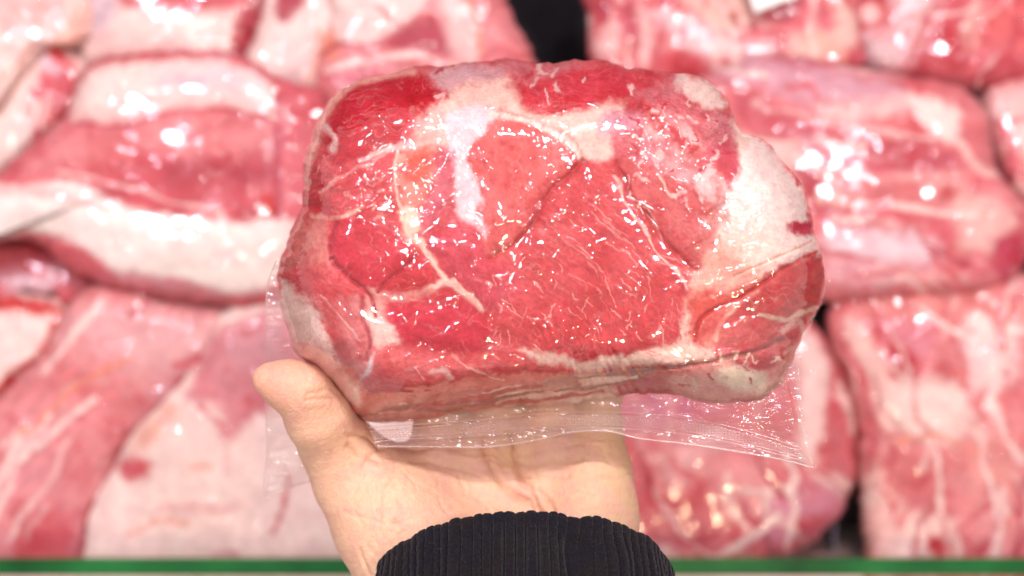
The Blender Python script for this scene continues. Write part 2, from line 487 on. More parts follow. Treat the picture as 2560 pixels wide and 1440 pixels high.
shelf_pack('pale pink fat slab along the top edge with a red right end', [(205, -120), (640, -120), (655, 10), (620, 120), (590, 190), (480, 205), (330, 190), (230, 150), (215, 60)],
    .085, FAT, [([(290, -60), (640, -60), (640, 15), (450, 22), (300, 10)], BM, 10, 8, .3), ([(595, 30), (650, 20), (620, 150), (575, 170)], BDK, 9, 5, 0),
          ([(200, -40), (290, -30), (270, 60), (215, 80)], LIL, 12, 8), ([(240, 95), (420, 110), (430, 190), (260, 190)], PALEP, 25, 12)],
    [([(270, 160), (400, 150), (430, 165)], BM, 10, -.5, 6)], 13, tilt=(0, .01))
shelf_pack('largest left pack, red meat between two pale fat bands, beside the held pack',
    [(-130, 520), (-20, 450), (90, 370), (170, 300), (215, 195), (330, 155), (560, 152), (690, 215), (790, 250), (840, 400), (830, 600), (740, 720), (600, 745), (420, 725), (300, 700), (180, 655), (90, 590), (-40, 600), (-130, 640)],
    .105, BM, [([(175, 300), (215, 190), (330, 155), (560, 155), (690, 225), (690, 300), (560, 272), (430, 276), (310, 312), (210, 305)], FAT, 9, 6, 1.5),
          ([(400, 190), (540, 175), (640, 215), (560, 215), (430, 220)], LIL, 25, 10),
          ([(210, 310), (430, 280), (560, 275), (690, 300), (700, 430), (560, 430), (350, 400), (100, 430), (40, 420)], PINK, 30, 16, .8, (165, .8, 150, 15)),
          ([(400, 400), (560, 390), (680, 400), (690, 450), (560, 470), (420, 450)], BDK, 22, 10, 0),
          ([(-130, 480), (60, 470), (180, 455), (330, 520), (520, 545), (660, 545), (740, 530), (760, 600), (700, 700), (590, 735), (430, 700), (290, 672), (150, 590), (-20, 590), (-130, 640)], FATW, 8, 10, 2.2),
          ([(690, 225), (790, 250), (840, 400), (800, 530), (690, 545), (700, 400)], BM, 10, 8, -.4, (95, 1, 100, 14)),
          ([(655, 490), (690, 500), (690, 540), (655, 535)], BRED, 8, 5),
          ([(760, 600), (800, 540), (800, 700), (700, 735), (690, 700)], BM, 12, 8),
          ([(290, 690), (420, 722), (600, 745), (640, 720), (590, 738), (430, 705)], MAU, 10, 5)],
    [([(0, 480), (130, 490), (300, 520)], PALEP, 14, 0, 12), ([(690, 235), (695, 380), (690, 540)], BDK, 12, -2, 5),
     ([(190, 310), (320, 312), (430, 280), (560, 275), (690, 300)], BDK, 7, -1, 5), ([(150, 430), (300, 460), (420, 500), (560, 530)], PALEP, 8, 0, 8)],
    14, (160, 1.0, 170, 16), n=300)
shelf_pack('dark red meat pack wedged under the broad fat band at the left edge', [(-130, 610), (-20, 595), (70, 600), (160, 640), (230, 690), (245, 740), (150, 765), (40, 765), (-60, 790), (-130, 790)],
    .072, BM, [([(60, 600), (160, 640), (230, 700), (130, 680)], BDK, 12, 8), ([(20, 690), (130, 690), (120, 725), (40, 730)], LIL, 18, 8, .5)],  # the lilac patch is a sheen of the film painted into the colour
    [([(60, 730), (100, 742), (135, 732)], (.03, .02, .02), 11, -3, 3), ([(70, 610), (150, 640), (215, 690)], BRED, 10, 0, 5)], 15)  # near-black stroke: the shade of a gap put into the meat colour
shelf_pack('pale wedge of fat with a bright red rim at the left edge', [(-130, 790), (-40, 760), (80, 755), (150, 785), (150, 850), (80, 920), (10, 990), (-60, 1060), (-130, 1070)],
    .082, FAT, [([(-130, 740), (80, 745), (170, 780), (100, 790), (0, 775), (-100, 790)], BRED, 9, 6)],
    [([(150, 800), (110, 880), (30, 945), (-60, 1010)], BRED, 20, -1.5, 5), ([(165, 810), (100, 920), (0, 1010)], BDK, 12, -1, 5)], 16)
shelf_pack('long streaky pink loin in the lower left corner', [(210, 745), (290, 730), (420, 765), (560, 790), (590, 840), (470, 960), (350, 1080), (270, 1230), (215, 1420), (190, 1530), (-130, 1530), (-130, 1160), (-30, 1040), (100, 910), (160, 810)],
    .095, PINK, [([(215, 750), (420, 770), (540, 800), (520, 900), (400, 950), (250, 900), (170, 850)], (.80, .40, .41), 40, 25, .6),
          ([(-130, 1160), (50, 1060), (200, 1150), (150, 1380), (-130, 1450)], (.74, .27, .29), 60, 30, 0, (128, 1.3, 150, 20)),
          ([(60, 1290), (190, 1300), (180, 1420), (30, 1430)], BM, 30, 16, 0),
          ([(420, 930), (480, 930), (340, 1100), (240, 1330), (200, 1420), (190, 1330), (300, 1130)], MAU, 16, 8)],
    [([(470, 935), (350, 1080), (290, 1160)], BDK, 11, -2, 4), ([(230, 1260), (190, 1400)], BDK, 12, -2, 5),
     ([(60, 1100), (0, 1200), (-60, 1290)], FAT, 14, .5, 10), ([(330, 890), (200, 960), (60, 1080)], ORNG, 9, 0, 10),
     ([(110, 930), (190, 830), (250, 760)], FAT, 12, .5, 6), ([(120, 1040), (40, 1190), (-40, 1350)], FAT, 10, .4, 14),
     ([(170, 1100), (110, 1230), (10, 1360)], PALEP, 9, .4, 14), ([(230, 1000), (160, 1060), (90, 1120)], FAT, 10, .4, 8)],
    17, (128, 1.2, 190, 22), n=240, st=(128, 26))
shelf_pack('wide pale fat slab with mauve meat on top beside the thumb',
    [(500, 900), (560, 800), (680, 770), (860, 790), (1010, 900), (1080, 1060), (1120, 1250), (1120, 1530), (170, 1530), (200, 1390), (230, 1260), (300, 1160), (330, 1090), (400, 1010), (450, 960)],
    .100, FAT, [([(470, 960), (540, 830), (700, 780), (860, 800), (960, 900), (960, 1010), (820, 1000), (690, 1020), (610, 1075), (560, 1090), (545, 1020), (470, 1000)], (.68, .21, .24), 12, 12, .8, (70, .6, 90, 20)),
          ([(560, 850), (700, 820), (700, 960), (580, 960)], MAU, 30, 16), ([(300, 1150), (350, 1145), (385, 1170), (340, 1205), (305, 1190)], BM, 9, 6),
          ([(330, 1110), (400, 1025), (440, 1030), (370, 1120)], PEACH, 14, 8)],
    [([(490, 1010), (560, 1070), (575, 1090)], BM, 10, 0, 4), ([(570, 1090), (565, 1180)], PALEP, 10, 0, 6), ([(400, 1270), (520, 1280), (600, 1260)], PALEP, 16, 0, 14),
     ([(330, 1330), (400, 1300), (460, 1310)], PEACH, 12, 0, 14), ([(720, 1180), (700, 1290), (680, 1330)], BM, 9, 0, 8), ([(540, 1390), (600, 1385)], MAU, 14, 0, 5),
     ([(480, 1165), (520, 1165)], PEACH, 14, 0, 8)], 18, n=240, tilt=(0, .006))
# top middle
shelf_pack('pale fat strip with a dark red wedge standing at the top', [(660, -120), (870, -120), (860, 30), (820, 140), (800, 230), (740, 265), (660, 235), (600, 190), (640, 90)],
    .090, FAT, [([(700, -60), (790, -60), (765, 0), (715, 55), (690, 40)], BDK, 8, 5, 0), ([(690, 225), (720, 180), (800, 170), (800, 250), (730, 265)], (.62, .36, .36), 18, 8)],
    [([(660, -40), (640, 60), (600, 150)], BDK, 14, -2, 4), ([(800, 80), (790, 150), (770, 200)], PEACH, 12, 0, 6)], 19)
shelf_pack('fat topped pork cut behind the upper edge of the held pack', [(850, -120), (1190, -120), (1260, 40), (1320, 150), (1330, 260), (1200, 330), (960, 330), (830, 260), (800, 170), (830, 60)],
    .096, PINK, [([(850, -100), (1090, -100), (1060, 10), (1010, 60), (940, 95), (850, 110), (830, 60)], FAT, 9, 7, 1.4), ([(1050, 55), (1080, 40), (1130, 110), (1100, 130), (960, 110), (980, 80)], BDK, 10, 8),
          ([(1090, -60), (1160, -40), (1190, 70), (1190, 160), (1150, 150), (1110, 60)], (.78, .50, .47), 10, 6, .6), ([(790, 90), (830, 80), (850, 140), (800, 140)], ORNG, 12, 6)],
    [([(800, 140), (860, 110), (950, 115), (1100, 120)], BDK, 8, -1, 5), ([(820, 180), (920, 150), (1060, 140), (1150, 170)], FAT, 10, .5, 8),
     ([(1150, -40), (1195, 60), (1200, 150)], ORNG, 8, 0, 5), ([(860, 200), (960, 190)], BM, 16, 0, 10), ([(1200, 150), (1260, 120), (1310, 170)], BM, 12, 0, 6)], 20, (20, .6, 120, 20), n=220, skirt=.10, st=(15, 8))
# right side
shelf_pack('red marbled pork block with a white label at the top', [(1475, -120), (2110, -120), (2140, 40), (2150, 150), (2060, 215), (1880, 230), (1700, 220), (1560, 215), (1490, 160), (1480, 40)],
    .082, BM, [([(1630, 20), (1700, 30), (1790, 80), (1900, 100), (1990, 85), (1960, 130), (1840, 150), (1720, 130), (1650, 70)], (.80, .54, .56), 14, 12, .8),
          ([(1690, -60), (1860, -60), (1880, 60), (1790, 70), (1720, 20)], (.76, .46, .40), 14, 9), ([(1880, 40), (1970, 40), (2090, 0), (2110, 70), (2010, 80), (1900, 70)], BM, 12, 8, 0),
          ([(2070, -40), (2140, 40), (2130, 120), (2050, 110), (2090, 60)], (.80, .52, .46), 10, 8, .6), ([(1510, 60), (1540, 60), (1545, 130), (1500, 130)], PALEP, 10, 6),
          ([(1590, 20), (1620, 40), (1630, 150), (1600, 150)], PALEP, 9, 6), ([(1500, -60), (1530, -60), (1520, 40), (1490, 40)], BDK, 10, 6), ([(1550, 10), (1590, 10), (1600, 120), (1570, 120)], BDK, 12, 8),
          ([(1990, 90), (2080, 90), (2100, 150), (1980, 150)], PEACH, 14, 10), ([(1680, 140), (1740, 135), (1760, 190), (1700, 190)], RED, 14, 10)],
    [([(1830, 40), (1840, 60)], BRN, 16, 0, 4)], 21, (80, 1, 120, 16), n=240, st=(75, 30), grow=12)
shelf_pack('red cut under cloudy film in the top right corner', [(2130, -120), (2680, -120), (2680, 130), (2560, 190), (2420, 215), (2290, 200), (2190, 175), (2140, 100), (2125, 0)],
    .078, BM, [([(2120, -40), (2230, -40), (2240, 50), (2170, 80), (2140, 60)], RED, 10, 8), ([(2150, 20), (2195, 15), (2200, 50), (2160, 55)], PALEP, 9, 6),
          ([(2240, -60), (2340, -60), (2330, 60), (2290, 140), (2180, 170), (2150, 90), (2230, 70)], (.72, .47, .49), 20, 10), ([(2430, 20), (2470, 0), (2440, 100), (2410, 140), (2400, 80)], (.82, .48, .42), 9, 10, .8),
          ([(2340, 60), (2400, 80), (2410, 150), (2370, 160)], RED, 18, 10), ([(2480, 20), (2560, 20), (2560, 120), (2460, 90)], (.68, .11, .11), 18, 10)],
    [([(2330, 40), (2400, 30), (2440, 20)], PALEP, 8, .5, 5)], 22, (110, .8, 120, 16), st=(115, 16), grow=12)
shelf_pack('pale pink cut at the right edge under the corner pack', [(2470, 230), (2560, 195), (2680, 150), (2680, 470), (2610, 560), (2560, 530), (2500, 440), (2465, 330)],
    .080, PINK, [([(2470, 235), (2560, 200), (2680, 160), (2680, 280), (2500, 300)], (.82, .46, .45), 16, 10, .5), ([(2500, 330), (2540, 320), (2560, 480), (2530, 470)], BM, 12, 8), ([(2540, 300), (2640, 290), (2620, 400), (2560, 380)], FAT, 14, 8)],
    [([(2480, 310), (2550, 300), (2640, 280)], BM, 8, 0, 6), ([(2480, 380), (2520, 460)], BDK, 14, -1, 4)], 23, st=(80, 10), grow=8)
shelf_pack('big pork neck with dark slanting stripes right of the held pack',
    [(1640, 250), (1780, 195), (1950, 150), (2180, 185), (2390, 225), (2460, 300), (2480, 420), (2540, 490), (2580, 560), (2550, 660), (2470, 710), (2300, 735), (2090, 745), (1880, 720), (1720, 640), (1640, 450)],
    .104, (.67, .16, .175), [([(1850, 230), (1960, 270), (2100, 330), (2200, 350), (2380, 380), (2400, 430), (2240, 440), (2100, 415), (2000, 370), (1880, 310), (1830, 270)], (.55, .10, .13), 10, 9, -.3, (20, 1, 190, 14)),
          ([(1750, 150), (1950, 140), (2150, 190), (2250, 220), (2240, 270), (2050, 260), (1900, 230), (1780, 200)], (.62, .30, .36), 18, 10, 0),  # lilac sheen above the stripes, laid into the colour
          ([(2050, 260), (2250, 250), (2230, 290), (2100, 300)], PALEP, 14, 10), ([(2260, 235), (2380, 260), (2400, 300), (2375, 365), (2340, 340), (2300, 290)], FAT, 9, 9, .8),
          ([(1850, 330), (1950, 360), (2060, 420), (2200, 440), (2300, 430), (2290, 465), (2150, 470), (2020, 455), (1900, 400)], (.84, .50, .46), 10, 10, .7),
          ([(1990, 420), (2050, 430), (2060, 500), (2020, 500)], BDK, 10, 8), ([(2060, 440), (2300, 450), (2310, 500), (2160, 500), (2080, 470)], (.64, .16, .17), 12, 8, 0, (10, 1, 110, 9)),
          ([(2060, 470), (2120, 490), (2180, 500), (2180, 525), (2080, 520), (2040, 500)], (.84, .52, .46), 9, 8, .6), ([(2310, 430), (2400, 430), (2430, 490), (2370, 520), (2310, 500)], (.72, .30, .29), 9, 8, 1.0),
          ([(2360, 470), (2400, 480), (2370, 505), (2345, 500)], RED, 9, 5), ([(2050, 520), (2150, 510), (2330, 540), (2320, 580), (2180, 560), (2060, 560)], (.66, .15, .17), 14, 10, 0),
          ([(2380, 500), (2480, 500), (2540, 560), (2500, 640), (2400, 620), (2390, 560)], (.82, .46, .42), 16, 14, .7), ([(2330, 530), (2370, 530), (2390, 600), (2350, 650), (2330, 600)], BM, 14, 8),
          ([(2060, 590), (2130, 570), (2320, 590), (2330, 660), (2150, 670), (2060, 650)], (.80, .58, .62), 20, 12, .6), ([(2060, 660), (2200, 650), (2350, 680), (2200, 720), (2090, 715)], (.74, .34, .38), 18, 10, 0),
          ([(2480, 600), (2550, 580), (2560, 680), (2500, 700)], (.45, .02, .06), 14, 8)],
    [([(2060, 300), (2200, 330), (2330, 345)], PALEP, 8, .4, 8), ([(1980, 340), (2120, 390), (2250, 400)], MAU, 9, 0, 6), ([(2230, 510), (2330, 530), (2430, 540)], FAT, 12, .5, 10), ([(2080, 545), (2160, 550)], FAT, 12, .5, 8)],
    24, (18, 1, 150, 16), n=320, amp=.6, st=(14, 44), grow=10)
shelf_pack('round bundle of red pork in clear film below the held pack corner',
    [(1500, 880), (1700, 800), (1900, 770), (2010, 800), (2080, 880), (2130, 1000), (2140, 1130), (2125, 1220), (2090, 1290), (2010, 1360), (1880, 1395), (1700, 1430), (1540, 1440), (1440, 1350), (1410, 1100)],
    .098, (.62, .14, .16), [([(1990, 830), (2020, 820), (2070, 900), (2070, 1000), (2050, 1120), (2030, 1160), (2000, 1120), (2000, 950)], (.84, .56, .53), 9, 8, 1.2), ([(2040, 830), (2110, 900), (2125, 1020), (2090, 1000), (2070, 880)], (.66, .17, .19), 10, 6),
          ([(2060, 1180), (2130, 1200), (2100, 1250), (2040, 1200), (2010, 1150)], (.84, .55, .52), 10, 8, .8), ([(1650, 1120), (1780, 1110), (1740, 1200), (1690, 1230), (1640, 1180)], (.78, .38, .38), 20, 12, .5),
          ([(1760, 1150), (1900, 1140), (1950, 1230), (1860, 1300), (1790, 1260)], (.72, .25, .26), 22, 12, .9), ([(1950, 1230), (2090, 1230), (2080, 1290), (1980, 1350), (1900, 1340)], (.60, .20, .27), 20, 12),
          ([(1990, 1290), (2060, 1290), (2030, 1330), (1980, 1320)], DRED, 12, 8), ([(1540, 1370), (1700, 1380), (1760, 1430), (1560, 1470)], (.84, .58, .54), 12, 8, .6), ([(1560, 990), (1720, 980), (1800, 1030), (1600, 1060)], (.58, .15, .24), 20, 10)],
    [([(1880, 1120), (1920, 1200), (1960, 1250)], BDK, 9, -2, 6), ([(1640, 1220), (1700, 1320), (1780, 1390)], PALEP, 10, .5, 8), ([(1960, 1130), (1990, 1190), (1970, 1240)], FAT, 9, .5, 8),
     ([(1800, 1390), (1880, 1350), (1940, 1290)], FAT, 12, .6, 10), ([(1600, 1140), (1640, 1250)], BDK, 14, -1, 8), ([(1820, 1310), (1760, 1350), (1700, 1350)], BDK, 9, -1, 10)],
    25, (60, .9, 140, 18), n=280, st=(62, 34), grow=6)
shelf_pack('tall streaked pork piece filling the lower right corner',
    [(2080, 770), (2200, 740), (2400, 730), (2680, 745), (2680, 1530), (2190, 1530), (2165, 1360), (2150, 1180), (2140, 1050), (2105, 930), (2075, 860)],
    .101, (.70, .20, .21), [([(2100, 740), (2300, 720), (2560, 740), (2600, 800), (2400, 800), (2200, 790)], (.70, .22, .21), 16, 12, 0, (8, 1, 160, 12)), ([(2180, 800), (2330, 810), (2330, 900), (2300, 960), (2220, 900)], (.66, .17, .21), 18, 12, .6),
          ([(2230, 850), (2290, 900), (2290, 950), (2240, 960), (2210, 900)], RED, 12, 8), ([(2110, 800), (2160, 820), (2230, 950), (2240, 1080), (2210, 1100), (2190, 1000), (2140, 900)], (.84, .50, .46), 9, 8, 1.0),
          ([(2230, 960), (2380, 960), (2440, 1030), (2400, 1100), (2290, 1100), (2230, 1060)], FAT, 12, 12, .6), ([(2400, 860), (2500, 830), (2560, 850), (2520, 960), (2430, 960)], (.84, .58, .56), 16, 12, .6),
          ([(2420, 790), (2540, 800), (2560, 830), (2440, 840)], FAT, 12, 8, .5), ([(2200, 1110), (2260, 1100), (2330, 1200), (2350, 1290), (2280, 1290), (2230, 1200)], (.62, .14, .15), 18, 12, -.5),
          ([(2440, 1060), (2560, 1100), (2560, 1300), (2450, 1280), (2400, 1180)], (.72, .26, .24), 30, 16, .3, (100, 1.3, 130, 14)), ([(2150, 1180), (2210, 1180), (2240, 1300), (2260, 1400), (2180, 1400)], (.80, .44, .40), 14, 10),
          ([(2260, 1300), (2380, 1300), (2400, 1400), (2300, 1450), (2210, 1450)], (.84, .56, .51), 16, 12, .6), ([(2320, 1340), (2370, 1340), (2370, 1390), (2330, 1380)], RED, 12, 8), ([(2530, 1200), (2570, 1200), (2560, 1330)], BDK, 9, 6),
          ([(2230, 1400), (2300, 1390), (2300, 1480), (2230, 1480)], MAU, 14, 8)],
    [([(2110, 850), (2160, 960), (2180, 1060), (2170, 1180)], BM, 12, -.5, 6), ([(2250, 1110), (2330, 1090), (2450, 1130)], ORNG, 7, 0, 10), ([(2330, 1110), (2350, 1200), (2350, 1280)], FAT, 9, .5, 10), ([(2540, 850), (2480, 1000), (2560, 1150)], FAT, 14, .5, 14),
     ([(2300, 770), (2380, 820), (2440, 860)], FAT, 10, .5, 10), ([(2460, 1170), (2490, 1290)], FAT, 8, .5, 12), ([(2150, 1300), (2200, 1420)], PEACH, 10, 0, 8)],
    26, (100, .9, 150, 16), n=300, st=(85, 46), grow=4)
shelf_pack('plain pork piece lying directly beneath the held pack', [(860, 330), (1200, 340), (1480, 260), (1600, 300), (1620, 500), (1560, 760), (1380, 950), (1130, 940), (960, 800), (880, 600)],
    .070, BM, [([(950, 400), (1300, 380), (1400, 500), (1000, 560)], FAT, 14, 12, .6)], [], 27)

# the white label on the pack at the top
def label_sheet():
    tgt = [o for o in C.objects if o.get('label') == 'red marbled pork block with a white label at the top'][0]
    u, v = np.meshgrid(np.linspace(0, 1, 24), np.linspace(0, 1, 24))
    A, B, Cc, Dd = [np.array(p, float) for p in ((1835, -120), (2040, -130), (1995, -8), (1888, 32))]
    p = (A * (1 - u)[..., None] + B * u[..., None]) * (1 - v)[..., None] + (Dd * (1 - u)[..., None] + Cc * u[..., None]) * v[..., None]
    D = CZ - .0945 + 0.002 * np.sin(u * 5)
    V = U(p[..., 0], p[..., 1], D).reshape(-1, 3)
    n = len(V); V2 = V.copy(); V2[:, 2] -= .0003
    f = grid_faces(24, 24); b = border(24, 24)
    side = np.stack([b, np.roll(b, -1), np.roll(b, -1) + n, b + n], -1)
    mesh('label', np.concatenate([V, V2]), [f, f[:, ::-1] + n, side], plain('label_paper', (.85, .83, .80), .6, 50, .04, .05), tgt)
label_sheet()

# the dark film edge standing between the two lower right packs
div = thing('shelf_divider', 'thin clear lilac divider between the two lower right packs', 'divider')
xd, yd = U(2130, 1200, .60)[:2]
box('divider_panel', xd - .0035, xd - .001, -.163, -.05, 0, .055, plain('smoky_plastic', (.22, .19, .27), .15, 30, .2, .1), div)

# ------------------------------------------------------------------ the held pack
held = thing('meat_pack', 'sharp glossy vacuum pack of red pork shoulder resting on the open hand', 'meat pack')
OUT = [(692, 690), (712, 620), (745, 540), (756, 470), (768, 390), (792, 310), (830, 245), (880, 205), (945, 188), (1030, 172), (1110, 162), (1190, 157), (1260, 149), (1320, 156), (1380, 157), (1430, 149), (1490, 152), (1560, 168),
       (1640, 178), (1720, 184), (1780, 212), (1822, 262), (1850, 325), (1900, 345), (1945, 385), (1992, 440), (2022, 510), (2036, 580), (2056, 650), (2060, 720), (2035, 790), (2003, 860), (1975, 915), (1950, 960), (1890, 1000), (1800, 1010), (1700, 992),
       (1600, 985), (1500, 995), (1400, 1010), (1300, 1012), (1200, 1022), (1080, 1045), (980, 1055), (900, 1045), (850, 985), (790, 920), (735, 880), (712, 820), (697, 755)]
def fb(a, s=1.0, la=90, lb=7): return (a, s, la, lb)
